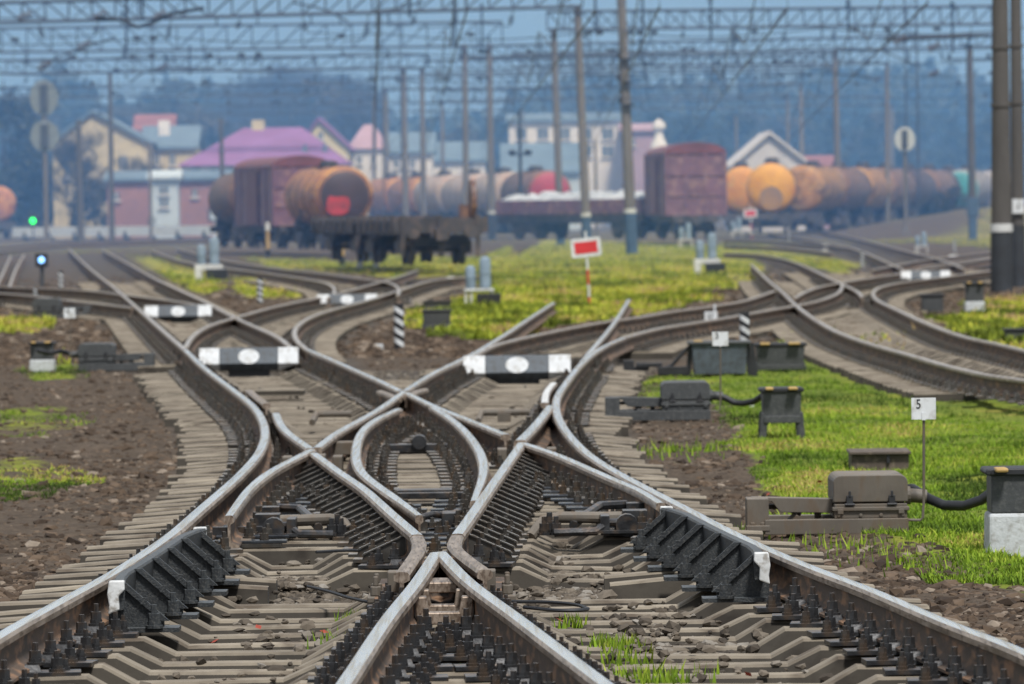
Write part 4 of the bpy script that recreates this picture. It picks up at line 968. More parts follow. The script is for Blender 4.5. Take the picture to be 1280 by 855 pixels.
def gantry(label, d, x0, x1, yb0, yb1, hb, poles, nb, extra_posts=()):
    """x0,x1: ends of the beam; yb0,yb1: heights read at both ends; poles: (px base, px top, width, base coat)"""
    a = Vector(P(x0, yb0, d)); b = Vector(P(x1, yb1, d)); t = thing('catenary_gantry', label, 'gantry', (a.x, d, 0)); O = Vector((a.x, d, 0))
    a -= O; b -= O; mb = MB(); up_ = Vector((0, 0, hb)); bk = Vector((0, .7, 0)); r = .09
    for off in (Vector(), up_, bk, bk + up_): mb.cyl(a + off, b + off, r if off.y == 0 else r * .7, n=5)
    for i in range(nb + 1):
        p = a.lerp(b, i / nb); mb.cyl(p, p + up_, .06, n=4)
        if i < nb:
            q = a.lerp(b, (i + 1) / nb)
            if i < nb * .4: mb.cyl(p + up_, q, .05, n=4)
            else: mb.cyl(p, q + up_, .05, n=4)
            if i % 2: mb.cyl(p + bk, q + bk + up_, .03, n=4)
    mb.build('beam', M_truss, t)
    for (pb, pt, w, coat, ch) in poles:
        xb = P(pb, 300, d)[0]; zb = gh(xb, d + .35); tp = Vector(P(pt, 0, d)); fr = (tp.x - (a.x + O.x)) / max(.01, (b - a).x)
        tz = a.lerp(b, min(1, max(0, fr))).z + hb * .1
        pole_parts(t, (xb, d + .35, zb), (tp.x, d + .35, tz), w, coat, ch, coat is not None, True, O)
    mb = MB()
    for (px, l0, l1) in extra_posts:
        fr = (P(px, 0, d)[0] - O.x - a.x) / (b - a).x; p = a.lerp(b, fr)
        mb.cyl(p + Vector((0, -.1, -l0)), p + Vector((0, -.1, hb + l1)), .07, n=6)
        for k in range(3): mb.cyl(p + Vector((0, -.1, hb + l1 - .1 - .14 * k)), p + Vector((0, -.1, hb + l1 - .04 - .14 * k)), .16, n=8)
    if extra_posts: mb.build('insulator_post', M_wire, t)
    g_ = random.Random(int(d)); wd = (b - a).length; q = 2.0
    while q < wd - 1:
        p = a.lerp(b, q / wd); l = g_.uniform(.5, 1.3); mb = MB(); s_ = g_.choice((-1, 1)); o_ = Vector((0, -.06, 0))
        mb.cyl(p + o_, p + o_ + Vector((s_ * .2, 0, -l)), .035, n=4)
        for k in range(4): mb.cyl(p + o_ + Vector((s_ * .2 * f_, 0, -l * f_)), p + o_ + Vector((s_ * .2 * (f_ + .06), 0, -l * (f_ + .06))), .13, n=7) if (f_ := .45 + .11 * k) else None
        if g_.random() < .5: mb.cyl(p + o_ + Vector((s_ * .2, 0, -l)), p + o_ + Vector((s_ * (.2 + g_.uniform(.8, 2.0)), 0, -l - g_.uniform(-.3, .5))), .03, n=4)
        if g_.random() < .45: mb.cyl(p + o_ + Vector((0, 0, hb)), p + o_ + Vector((0, 0, hb + g_.uniform(.4, 1.1))), .06, n=5)
        mb.build('hanger', M_wire, t); q += g_.uniform(1.6, 3.6)
    return t
gantry('nearest overhead gantry at upper left, its truss slanting out of the top of the picture', 285, -60, 728, 30, 8, .95, [(734, 721.5, .46, M_poleblue, 1.6)], 27, ((158, .2, .6), (178, 0, .3), (512, .3, .3)))
gantry('long gantry at upper right, ending behind the thick right hand pole', 337, 684, 1240, 37, 30, 1.0, [(701, 691.5, .47, M_poleblue, 1.9)], 26, ((744, .1, 1.6), (803, .1, 1.6), (888, .8, .8), (1190, 1.6, .3), (1060, .3, .5)))
gantry('tallest truss gantry at left with wide panels, ending over the middle poles', 390, -60, 628, 66, 57, 1.55, [(615, 610.5, .50, M_poled, 1.7), (583, 580, .46, M_poled, 1.2)], 22, ((157, .3, 1.0), (568, .0, 1.4), (602, .4, 1.2)))
gantry('thin gantry crossing from the middle poles to the right edge below the long upper one', 400, 574, 1240, 73, 58, .80, [(1050, 1043, .42, M_poled, 1.5)], 34, ((800, .6, .3), (916, .3, .9)))
gantry('low gantry at left whose right end rests on the pole behind the left tank wagon', 430, -60, 533, 93, 85, .95, [(530, 526, .46, M_poled, 1.0), (508, 503, .5, M_poled, 1.0)], 26, ((236, .3, .9), (206, .1, .3)))
gantry('gantry in the middle distance ending on the pole right of the orange tank wagon', 440, 530, 1044, 92, 84, .95, [(1048, 1042, .4, M_poled, 1.2)], 30, ((890, .3, .4),))
gantry('fainter gantry behind, ending on the pole at the pale warehouse', 490, 478, 1004, 112, 105, 1.0, [(1004, 1000, .44, None, 0), (485, 480, .52, None, 0)], 32, ((905, .3, .6),))
gantry('far hazy gantry over the white building, fifth from the front', 545, 548, 988, 126, 118, .95, [(986, 983, .4, None, 0), (554, 551, .45, None, 0)], 28)
gantry('farthest hazy gantry at right over the dark wood', 600, 700, 1116, 139, 131, .9, [(1116, 1113, .44, None, 0)], 28)
gantry('farthest hazy gantry at left over the purple roof', 620, 120, 640, 146, 138, .9, [(652, 652, .35, None, 0)], 30)
gantry('low hazy gantry at left just above the roofs of the houses', 520, -60, 470, 124, 118, .9, [(468, 466, .4, None, 0)], 28)
gantry('dense gantry in the right half, third from the top, ending at the bent arm', 415, 640, 1110, 84, 79, .9, [(1110, 1108, .36, M_poledk if False else None, 0)], 30)
# lattice masts
def mast(label, px, d, py_top, w):
    x = P(px, 200, d)[0]; t = thing('lattice_mast', label, 'mast', (x, d, 0)); H = P(px, py_top, d)[2]; mb = MB(); n = int(H / w / .9)
    for sx in (-1, 1):
        for sy in (0, 1): mb.cyl((sx * w / 2, sy * w, 0), (sx * w / 2, sy * w, H), .045, n=4)
    for i in range(n):
        s = 1 if i % 2 else -1; mb.cyl((-s * w / 2, 0, H * i / n), (s * w / 2, 0, H * (i + 1) / n), .028, n=4)
    mb.build('lattice', M_truss, t); return t
mast('tall lattice mast rising behind the right hand gantries', 1141, 400, -30, .78); mast('tall lattice mast behind the truss gantry at left of centre', 490, 450, -30, 1.4)
# signals with round backs
def disc_signal(label, px, pyb, d, discs, wpole, mast_m, dm=None):
    x = P(px, 250, d)[0]; z = gh(x, d); t = thing('signal_mast', label, 'signal', (x, d, z)); top = max(P(px, py, d)[2] for py, r in discs) - z
    mb = MB(); mb.cyl((0, .2, -.1), (0, .2, top + .6), wpole, n=10); mb.box((0, .2, .25), (wpole * 4.5, wpole * 4.5, .6)); mb.build('mast', mast_m, t, smooth=True)
    for py, r in discs:
        h = P(px, py, d)[2] - z; mb = MB(); rv, rh = r if isinstance(r, tuple) else (r, r)
        n = 24; vs = [(rh * math.cos(2 * math.pi * i / n), yy, h + rv * math.sin(2 * math.pi * i / n)) for yy in (-.02, .04) for i in range(n)]
        mb.add(vs, [(i, (i + 1) % n, n + (i + 1) % n, n + i) for i in range(n)] + [tuple(range(n)), tuple(range(n, 2 * n))])
        q = mb.build('target_disc', dm or M_discm, t); mb = MB(); mb.box((0, -.1, h), (rh * .55, .14, rv * 1.5)); mb.build('lamp_case', M_dkgrey, q, bevel=.03)
M_discm = mat('pale_disc_back', (.20, .23, .23), (.14, .16, .16), scale=2, rough=.7)
M_discd = M_discm
M_discd = mat('bright_disc_back', (.48, .50, .48), (.40, .42, .41), scale=2, rough=.7)
disc_signal('slender signal with one pale round target at right, before the dark wood', 1132, 292, 350, ((174, (.72, .60)),), .10, M_pole, M_discd)
disc_signal('tall signal with two large round targets at the far left', 57, 300, 400, ((122, (1.2, .95)), (170, (1.05, .95))), .16, M_pole)
def lamp_pair(label, px, d):
    x = P(px, 250, d)[0]; z = gh(x, d); t = thing('floodlight_post', label, 'lamp post', (x, d, z)); H = P(px, 138, d)[2] - z; hl = P(px, 191, d)[2] - z
    mb = MB(); mb.cyl((0, 0, 0), (0, 0, H), .13, .10, n=10); mb.build('post', M_wire, t)
    for s in (-1, 1):
        mb = MB(); mb.tube([(0, -.1, hl - .2), (s * .3, -.15, hl - .1), (s * .45, -.2, hl)], .05, 6); mb.lathe([(.08, -.1), (.26, 0), (.28, .2), (.1, .3)], (s * .5, -.25, hl - .1), 12); mb.build('lamp_head', M_wire, t, smooth=True)
lamp_pair('dark post with two round lamp heads in front of the crimson tank end', 651, 385)
# overhead wires
wl = None
def wire(pts, r, label, grp):
    mb = MB(); mb.tube(pts, r, 4); o = mb.build('overhead_wire', M_wire); return tag(o, label, 'wire', grp)
for k, (x0, x1, zc) in enumerate(((-3.2, -14, 7.0), (-1.0, -9, 7.1), (2.2, -3, 7.0), (3.8, 8, 7.1), (7.0, 17, 7.0), (10.5, 27, 7.1))):
    pts = []; cat_ = []; y = 150
    mb = MB(); n = 16
    for i in range(n + 1):
        y = 150 + 470 * i / n; x = x0 + (x1 - x0) * (y - 150) / 470; sag = 1.6 * (2 * ((y / 60) % 1) - 1) ** 2
        pts.append((x, y, zc)); cat_.append((x, y, zc + .7 + sag)); mb.cyl(pts[-1], cat_[-1], .010, n=4)
    mb.tube(pts, .026, 4); mb.tube(cat_, .026, 4); o = mb.build('overhead_wire', M_wire); tag(o, 'thin black contact wire with droppers running away under the gantries', 'wire', 'contact wires above the tracks')
for d, py0, py1, sag in ((270, 40, 34, 10), (305, 62, 56, 12), (345, 80, 72, 9), (375, 96, 90, 12), (410, 108, 102, 10), (445, 122, 118, 8), (500, 134, 128, 8), (560, 146, 140, 6)):
    a = Vector(P(-80, py0 + 8, d)); b = Vector(P(1300, py1 - 2, d)); mb = MB(); n = 40; pts = [a.lerp(b, i / n) - Vector((0, 0, .35 * abs(math.sin(math.pi * i * 5 / n)))) for i in range(n + 1)]
    mb.tube(pts, .032, 4); r_ = random.Random(d)
    for k in range(14):
        c = a.lerp(b, r_.uniform(.02, .98)); mb.cyl(c, c - Vector((r_.uniform(-.2, .2), 0, r_.uniform(.5, 1.6))), .016, n=4); mb.box((c.x, c.y, c.z - .1), (.35, .12, .16))
    tag(mb.build('cross_span_wire', M_wire), 'thin cross span wire with small clamps strung across the yard between gantries', 'wire', 'cross span wires over the yard')
def strut(label, px_pts, d, r, ins=()):
    t = thing('wire_support', label, 'wire support', P(*px_pts[0], d)); O = Vector(P(*px_pts[0], d)); mb = MB(); mb.tube([Vector(P(a, b, d)) - O for a, b in px_pts], r, 6); mb.build('arm', M_wire, t)
    for a, b in ins:
        c = Vector(P(a, b, d)) - O; mb = MB()
        for k in range(5): mb.cyl(c + Vector((.11 * k - .25, 0, .05 * k)), c + Vector((.11 * k - .19, 0, .05 * k + .02)), .15, n=8)
        mb.build('insulator', M_ins, t)
strut('forked black arm with insulators hanging at upper left', [(118, 22), (150, 24), (172, 34), (186, 30), (215, 17), (255, 10)], 250, .08, ((125, 22), (200, 22)))
strut('slanting black wire with insulators at left below the forked arm', [(52, 88), (70, 72), (105, 60), (145, 46)], 260, .035, ((105, 60), (56, 85)))
strut('black rod with a stack of insulator discs at the upper left edge', [(-10, 23), (20, 23), (60, 22)], 255, .03, ((31, 23),))
strut('thin curved arm crossing the left gantries near the middle', [(365, 3), (395, 9), (415, 16), (435, 27)], 300, .05)
strut('thin curved arm left of the centre lattice mast', [(470, 14), (500, 10), (530, 2)], 300, .05)
strut('black crossbar with hanging insulators at upper right', [(1106, 49), (1150, 48), (1200, 46), (1236, 44)], 260, .075, ((1125, 54), (1168, 62)))
strut('thin bent arm with an insulator right of the orange tank pole', [(1044, 93), (1070, 94), (1098, 101)], 420, .07, ((1097, 101),))
strut('curved hanging arm below the crossbar at upper right', [(1085, 62), (1105, 64), (1135, 77), (1150, 82)], 300, .035)
strut('small insulator string hanging before the far wires at right', [(1150, 95), (1168, 94), (1186, 94)], 330, .02, ((1168, 94),))
strut('dark curved arm over the bare trees at left', [(162, 103), (180, 90), (210, 85), (268, 85)], 340, .05, ((205, 86),))

# ---------------------------------------------------------------- wagons
def cm(name, c, c2=None, **k): return mat(name, c, c2 or tuple(x * .6 for x in c), scale=.9, rough=.6, scale2=2.2, **k)
W_or = cm('tank_orange', (.62, .27, .03), (.46, .17, .02), c3=(.48, .28, .09)); W_or2 = cm('tank_orange_striped', (.42, .19, .045), (.10, .055, .045), c3=(.45, .27, .10)); W_brown = cm('tank_brown', (.17, .085, .062), (.085, .05, .042), c3=(.26, .14, .08)); W_pale = cm('tank_pale', (.52, .44, .39), (.36, .29, .25), c3=(.40, .22, .15)); W_crim = cm('tank_crimson', (.42, .035, .06), (.30, .03, .05)); W_dkend = cm('tank_dark_end', (.06, .032, .036), (.04, .022, .026)); W_rust = cm('tank_rusty_orange', (.46, .19, .08), (.17, .06, .05), c3=(.58, .30, .09)); W_tur = cm('tank_turquoise', (.05, .28, .29), (.04, .2, .22)); W_grey = cm('tank_grey', (.30, .27, .26)); W_box = cm('boxcar_maroon', (.20, .095, .135), (.13, .065, .095), c3=(.26, .15, .15)); W_roof = cm('boxcar_roof', (.19, .055, .065), (.12, .04, .05)); W_und = mat('wagon_underframe', (.075, .066, .068), (.034, .032, .036), scale=1.6, rough=.75, c3=(.12, .09, .08), scale2=3); W_snow = mat('white_bulk_load', (.56, .58, .61), (.25, .27, .30), scale=2, rough=.9)
W_deck = mat('worn_wagon_deck', (.17, .15, .15), (.10, .085, .085), scale=1, rough=.8); W_patch = mat('soot_patch', (.24, .15, .10), (.36, .19, .05), scale=1.2, rough=.8); W_yend = mat('tank_yellow_end', (.72, .36, .03), (.56, .24, .02), scale=.9, rough=.6); W_redsq = mat('red_warning_square', (.50, .03, .03), (.22, .03, .035), scale=1.6, rough=.6); W_band = W_und
def bogies(t, L, z=0.0):
    for s in (-1, 1):
        mb = MB(); mb.box((s * (L / 2 - 2.1), 0, .75), (2.6, 2.0, .35)); mb.box((s * (L / 2 - 2.1), -1.02, .55), (2.3, .12, .4)); mb.box((s * (L / 2 - 2.1), 1.02, .55), (2.3, .12, .4)); b = mb.build('bogie', W_und, t)
        for q in (-.92, .92):
            mb = MB(); mb.cyl((s * (L / 2 - 2.1) + q, -.86, .47), (s * (L / 2 - 2.1) + q, -.72, .47), .47, n=20); mb.cyl((s * (L / 2 - 2.1) + q, .72, .47), (s * (L / 2 - 2.1) + q, .86, .47), .47, n=20); mb.cyl((s * (L / 2 - 2.1) + q, -.9, .47), (s * (L / 2 - 2.1) + q, .9, .47), .08, n=8); mb.build('wheelset', W_und, b)
def buffers(mb, L):
    for s in (-1, 1):
        for q in (-.88, .88): mb.cyl((s * (L / 2), q, 1.05), (s * (L / 2 + .45), q, 1.05), .11, n=10); mb.cyl((s * (L / 2 + .4), q, 1.05), (s * (L / 2 + .46), q, 1.05), .22, n=12)
        mb.box((s * (L / 2 + .25), 0, .95), (.6, .35, .35))
def wagon_pose(t, near, far, L):             # near end and heading on the ground
    a = Vector(near); b = Vector(far); d = (b - a); d.z = 0; d.normalize(); c = a + d * (L / 2 + .45)
    t.location = (c.x, c.y, RT); t.rotation_euler = (0, 0, math.atan2(-d.y, -d.x)); return c + d * (L / 2 + .5)
def tank_wagon(label, mt, endm=None, dia=3.0, L=10.6, square=False, patch=False, ladder=True):
    t = thing('tank_wagon', label, 'tank wagon'); r = dia / 2; zc = 1.25 + r; h = L / 2
    prof = [(.02, -h)] + [(r * math.sin(a), -h + .45 * (1 - math.cos(a))) for a in np.linspace(.25, 1.57, 6)] + [(r, 0)] + [(r * math.sin(a), h - .45 * (1 - math.cos(a))) for a in np.linspace(1.57, .25, 6)] + [(.02, h)]
    mb = MB(); mb.lathe(prof, (0, 0, zc), 32, axis='x'); bar = mb.build('tank', mt, t, smooth=True)
    mb = MB(); pr = [(.02, h + .012)] + [(r * math.sin(a) * .985, h + .012 - .45 * (1 - math.cos(a))) for a in np.linspace(.25, 1.40, 6)]
    if endm: mb.lathe(pr[::-1], (0, 0, zc), 32, axis='x'); mb.build('end_cap', endm, bar, smooth=True)
    if square:
        mb = MB(); q_ = [(-1.02, -.75), (-.70, -.98), (-.2, -.95), (.10, -.85), (.22, -.5), (.16, -.12), (-.10, -.02), (-.5, -.06), (-.85, .02), (-1.0, -.3)]; n_ = len(q_)
        mb.add([(h + .02, a_, zc + b_) for a_, b_ in q_] + [(h + .045, a_, zc + b_) for a_, b_ in q_], [(i, (i + 1) % n_, n_ + (i + 1) % n_, n_ + i) for i in range(n_)] + [tuple(range(n_, 2 * n_))]); mb.build('red_patch', W_redsq, bar)
    if patch:
        mb = MB(); n = 20; mb.add([(h + .02, .72 * math.cos(2 * math.pi * i / n) , zc - .62 + .72 * math.sin(2 * math.pi * i / n)) for i in range(n)] + [(h + .03, .72 * math.cos(2 * math.pi * i / n), zc - .62 + .72 * math.sin(2 * math.pi * i / n)) for i in range(n)], [(i, (i + 1) % n, n + (i + 1) % n, n + i) for i in range(n)] + [tuple(range(n, 2 * n))]); mb.build('grey_patch', W_patch, bar)
    for q in (-.32, -.11, .11, .32):
        mb = MB(); mb.lathe([(r + .005, q * L - .07), (r + .03, q * L - .07), (r + .03, q * L + .07), (r + .005, q * L + .07)], (0, 0, zc), 28, axis='x'); mb.build('band', W_band, t, smooth=True)
    mb = MB(); mb.lathe([(.42, r - .1), (.42, r + .28), (.3, r + .36)], (0, 0, zc), 16); mb.box((0, 0, zc + r + .05), (2.2, 1.0, .06)); mb.cyl((.9, .3, zc + r), (.9, .3, zc + r + .3), .08, n=8); mb.build('hatch', W_und, t)
    mb = MB()
    for s in (-.25, .25): mb.cyl((s, -r - .12, 1.2), (s, -r * .55, zc + r * .85), .03, n=5)
    for k in range(7): mb.cyl((-.25, -r - .12 + k * .08, 1.35 + k * .38), (.25, -r - .12 + k * .08, 1.35 + k * .38), .02, n=5)
    mb.build('ladder', W_und, t)
    mb = MB(); mb.box((0, 0, 1.08), (L + .4, .55, .36)); mb.box((h * .78, 0, 1.3), (.5, 2.2, .5)); mb.box((-h * .78, 0, 1.3), (.5, 2.2, .5)); mb.box((h + .15, 0, 1.05), (.3, 2.7, .35)); mb.box((-h - .15, 0, 1.05), (.3, 2.7, .35)); buffers(mb, L + .4); mb.build('underframe', W_und, t)
    bogies(t, L + .4); return t
def place_at(px, d, z=RT):
    x = P(px, 260, d)[0]; return (x, d, z)
L_T = 11.0
# left train: tank, covered wagon, tank
a = place_at(438, 264); b = place_at(300, 296)
t = tank_wagon('rusty orange tank wagon with dark end and a red patch, behind the flat wagons', W_rust, W_dkend, 3.05, L_T, True); t.scale = (.86,) * 3; e = wagon_pose(t, a, b, L_T)
def boxcar(label, L=13.8, W=3.1, H=3.2):
    t = thing('covered_wagon', label, 'covered wagon'); z0 = 1.25; hw = W / 2
    mb = MB(); mb.box((0, 0, z0 + H / 2), (L, W, H)); body = mb.build('body', W_box, t)
    arc = [(-hw - .06, z0 + H)] + [((hw + .06) * math.sin(a_), z0 + H + .58 * math.cos(a_)) for a_ in np.linspace(-1.4, 1.4, 11)] + [(hw + .06, z0 + H)]
    mb = MB(); mb.prism(arc, -L / 2 - .08, L / 2 + .08, axis='x'); mb.build('roof', W_roof, t, smooth=True)
    mb = MB()
    for q in (-1.5, -.52, .52, 1.5): mb.box((L / 2 + .04, q, z0 + H / 2), (.09, .16, H))
    for q in (.33, .66): mb.box((L / 2 + .03, 0, z0 + H * q), (.05, W, .12))
    for k in range(7):
        q = -L / 2 + .1 + k * (L - .2) / 6
        for s in (-1, 1): mb.box((q, s * (hw + .03), z0 + H / 2), (.14, .07, H))
    mb.build('rib', W_box, body)
    for s in (-1, 1): mb = MB(); mb.box((0, s * (hw + .09), z0 + H * .48), (3.6, .06, H * .9)); mb.box((0, s * (hw + .13), z0 + H * .94), (7.2, .05, .1)); mb.build('sliding_door', W_roof, body)
    mb = MB(); mb.box((0, 0, 1.08), (L, 2.4, .32)); buffers(mb, L); mb.build('underframe', W_und, t); bogies(t, L); return t
bx = boxcar('maroon covered wagon with rounded roof, right of the white load wagon')
bx2 = copy_tree(bx); bx2['label'] = 'brown covered wagon between the two tank wagons at left'; bx2.scale = (.86,) * 3; e = wagon_pose(bx2, e, b, 13.8)
t = tank_wagon('brown tank wagon at the left end of the left train', W_brown, None, 3.05, L_T); t.scale = (.86,) * 3; wagon_pose(t, e, place_at(250, 316), L_T)
e = wagon_pose(bx, place_at(871, 309), place_at(838, 326), 13.8)
# open wagon with a white load
def flat(label, L=13.4, side=.0, load=False, stakes=False):
    t = thing('flat_wagon', label, 'flat wagon'); mb = MB(); mb.box((0, 0, 1.12), (L, .6, .5)); mb.box((0, -1.25, 1.15), (L, .16, .4)); mb.box((0, 1.25, 1.15), (L, .16, .4)); buffers(mb, L); mb.build('underframe', W_und, t)
    mb = MB(); mb.box((0, 0, 1.38), (L, 2.85, .1)); mb.build('deck', W_brown if side else W_deck if stakes else W_und, t)
    if side:
        for q in (-1, 1): mb = MB(); mb.box((0, q * 1.43, 1.43 + side / 2), (L, .07, side)); [mb.box((k * L / 8, q * 1.48, 1.43 + side / 2), (.12, .06, side)) for k in range(-4, 5)]; mb.build('side_board', W_box, t)
        for q in (-1, 1): mb = MB(); mb.box((q * L / 2, 0, 1.43 + side / 2), (.07, 2.9, side)); mb.build('end_board', W_box, t)
    if load:
        n, m_ = 30, 9; vs = [(-L / 2 + .1 + (L - .2) * i / (n - 1), -1.36 + 2.72 * j / (m_ - 1), 1.45 + side - .05 + (.42 * math.sin(math.pi * j / (m_ - 1)) ** .6 * (.2 + 1.1 * random.random()) if 0 < i < n - 1 else 0)) for i in range(n) for j in range(m_)]
        mb = MB(); mb.add(vs, [(i * m_ + j, (i + 1) * m_ + j, (i + 1) * m_ + j + 1, i * m_ + j + 1) for i in range(n - 1) for j in range(m_ - 1)]); mb.build('load', W_snow, t, smooth=True)
    if stakes:
        mb = MB()
        for k in range(-3, 4):
            for q in (-1, 1): mb.box((k * L / 6.4, q * 1.46, 1.25), (.14, .12, .5))
        mb.build('stake', W_und, t)
        mb = MB(); mb.box((L / 2 - .05, 0, 1.22), (.12, 2.9, .46)); mb.box((-L / 2 + .05, 0, 1.22), (.12, 2.9, .62)); [mb.box((L / 2 + .06, q, .9), (.1, .14, 1.3)) for q in (-1.15, .0, 1.15)]; mb.build('headstock', W_und, t)
        mb = MB()
        for q in (-.9, .9): mb.cyl((L / 2 + .6, q, 1.05), (L / 2 + .62, q, 1.05), .22, n=14)
        mb.build('buffer_disc', W_und, t)
    bogies(t, L); return t
ld = flat('low sided wagon heaped with a white load, left of the maroon covered wagon', 13.4, .75, True); e = wagon_pose(ld, (e.x - .3, e.y + .3, 0), place_at(605, 338), 13.4)
fl0 = flat('nearest dark empty flat wagon, its end with round buffers beside the grass', stakes=True); p_ = Vector(place_at(552, 184)); fardir = place_at(330, 250); e = wagon_pose(fl0, p_, fardir, 13.4)
mb = MB(); mb.lathe([(.25, -.1), (.62, -.05), (.62, .1), (.25, .15)], (6.1, 1.05, 2.0), 16, axis='y'); mb.box((6.2, .9, 1.6), (.2, .5, .5)); mb.build('handwheel', W_brown, fl0)
for l in ('second dark flat wagon, behind the white stand signal',):
    c = copy_tree(fl0); c['label'] = l
    for ch in list(c.children):
        if ch.name.startswith('handwheel'): bpy.data.objects.remove(ch)
    e = wagon_pose(c, e, fardir, 13.4)
# middle train of tanks
cols_ = [(W_brown, W_crim, 'tank wagon with a crimson round end behind the lamp post'), (W_pale, None, 'pale tank wagon left of the crimson one, second in its row'), (W_pale, W_signw if False else None, 'pale tank wagon, third behind the crimson end'), (W_pale, None, 'pale pinkish tank wagon, fourth in the middle row'), (W_rust, None, 'orange brown tank wagon, fifth in the middle row'), (W_rust, None, 'orange tank wagon at the left end of the middle row')]
e = place_at(690, 396); fd = place_at(470, 468)
for m1, m2, l in cols_: t = tank_wagon(l, m1, m2, 3.0, L_T); e = wagon_pose(t, e, fd, L_T)
# right train of tanks
e = place_at(964, 364); fd = place_at(1010, 380)
t = tank_wagon('bright orange tank wagon facing the camera right of the covered wagon', W_or, W_yend, 3.05, L_T, patch=True); wagon_pose(t, e, place_at(968, 380), L_T)
t = tank_wagon('orange tank wagon half hidden between the covered wagon and the bright orange one', W_or, None, 3.0, L_T); wagon_pose(t, place_at(928, 386), place_at(926, 400), L_T)
e = place_at(1000, 384); fd = place_at(1260, 500)
for m1, l in ((W_or2, 'orange tank wagon just right of the bright orange one'), (W_brown, 'brown tank wagon between the orange ones at right'), (W_or2, 'orange tank wagon with dark bands behind the right hand gantry pole'), (W_brown, 'brown tank wagon, fourth in the right row'), (W_dkend, 'dark tank wagon left of the slender signal'), (W_brown, 'brown tank wagon behind the slender signal'), (W_dkend, 'dark tank wagon between the slender signal and the turquoise end'), (W_brown, 'brown tank wagon at the right end of the row')):
    t = tank_wagon(l, m1, None, 3.0, L_T); e = wagon_pose(t, e, fd, L_T)
t = tank_wagon('turquoise ended tank wagon near the right edge', W_grey, W_tur, 3.0, L_T); wagon_pose(t, place_at(1200, 455), place_at(1225, 470), L_T)
t = tank_wagon('grey tank wagon behind the thick pole at right', W_grey, None, 3.0, L_T); wagon_pose(t, place_at(1232, 480), place_at(1262, 495), L_T)
t = tank_wagon('orange brown tank wagon at the far left edge', W_rust, W_rust, 3.0, L_T); wagon_pose(t, place_at(0, 500), place_at(-30, 515), L_T)
# ---------------------------------------------------------------- buildings beyond the yard
def bm(name, c, c2=None, **k): return mat(name, c, c2 or tuple(x * .75 for x in c), scale=.35, rough=.85, scale2=1.5, **k)
H_cream = bm('cream_render', (.58, .50, .33), c3=(.40, .34, .24)); H_pinkw = bm('pink_brick_wall', (.34, .17, .16), c3=(.25, .13, .13)); H_purple = bm('purple_red_roof', (.25, .12, .30), (.20, .085, .21)); H_slate = bm('blue_slate_roof', (.14, .20, .27)); H_yel = bm('yellow_gable', (.62, .55, .36)); H_white = bm('white_render', (.72, .70, .70), c3=(.55, .53, .55)); H_pink = bm('pink_render', (.40, .27, .34)); H_kiosk = bm('pale_blue_cladding', (.50, .58, .66)); H_win = mat('dark_window', (.10, .12, .15), (.07, .09, .12), rough=.25); H_red = bm('red_tile', (.26, .11, .12)); H_light = bm('light_panel', (.60, .58, .60)); H_bar = mat('white_barrier', (.74, .78, .82), (.60, .64, .68), scale=.5, rough=.7)
def building(name, label, cat, d, x0, x1, ye, depth, wall, roof=None, ridge=None, kind='gable_front', wins=(), extra=None, rx=(.5, .5), frame=None):
    a = P(x0, ye, d); b = P(x1, ye, d); xm = (a[0] + b[0]) / 2; z = gh(xm, d); w = b[0] - a[0]; he = P((x0 + x1) / 2, ye, d)[2] - z
    t = thing(name, label, cat, (xm, d, z)); mb = MB(); mb.box((0, depth / 2, he / 2 - .3), (w, depth, he + .6))
    if roof:
        hr = P((x0 + x1) / 2, ridge, d)[2] - z; o = .35
        if kind == 'gable_front':
            xr = (rx[0] - .5) * w; mb.prism([(-w / 2, he), (w / 2, he), (xr, hr - .15)], .02, depth - .02)
            rf = MB(); rf.prism([(-w / 2 - o, he - .25), (xr, hr), (w / 2 + o, he - .25), (w / 2 + o, he), (xr, hr + .3), (-w / 2 - o, he)], -o, depth + o)
        elif kind == 'gable_side':
            mb.prism([(0, he), (depth, he), (depth / 2, hr - .1)], -w / 2 + .05, w / 2 - .05, axis='x'); rf = MB(); rf.prism([(-o, he - .2), (depth / 2, hr), (depth + o, he - .2), (depth + o, he + .05), (depth / 2, hr + .3), (-o, he + .05)], -w / 2 - o, w / 2 + o, axis='x')
        else:
            l, r_ = -w / 2 + rx[0] * w, -w / 2 + rx[1] * w; rf = MB(); rf.add([(-w / 2 - o, -o, he), (w / 2 + o, -o, he), (w / 2 + o, depth + o, he), (-w / 2 - o, depth + o, he), (l, depth / 2, hr), (r_, depth / 2, hr)], [(0, 1, 5, 4), (1, 2, 5), (2, 3, 4, 5), (3, 0, 4), (3, 2, 1, 0)])
    mb.build('wall', wall, t)
    if roof: rf.build('roof', roof, t)
    for (wx0, wy0, wx1, wy1) in wins:
        p = P(wx0, wy1, d - .05); q = P(wx1, wy0, d - .05); m2 = MB(); m2.box(((p[0] + q[0]) / 2 - xm, -.03, (p[2] + q[2]) / 2 - z), (q[0] - p[0], .1, q[2] - p[2])); wd = m2.build('window', H_win, t)
        m2 = MB(); cx, cz, ww, hh = (p[0] + q[0]) / 2 - xm, (p[2] + q[2]) / 2 - z, q[0] - p[0], q[2] - p[2]; m2.box((cx, -.1, cz - hh / 2 - .08), (ww + .3, .2, .14)); m2.box((cx, -.09, cz), (.07, .06, hh)); m2.build('frame', frame or H_white, wd)
    if extra: extra(t, xm, z, d)
    return t
def ch(px, py0, py1, w, m, y=3):
    def f(t, xm, z, d):
        a = P(px, py0, d); b = P(px, py1, d); mb = MB(); mb.box((a[0] - xm, y, (a[2] + b[2]) / 2 - z), (w, w, a[2] - b[2])); mb.build('chimney', m, t)
    return f
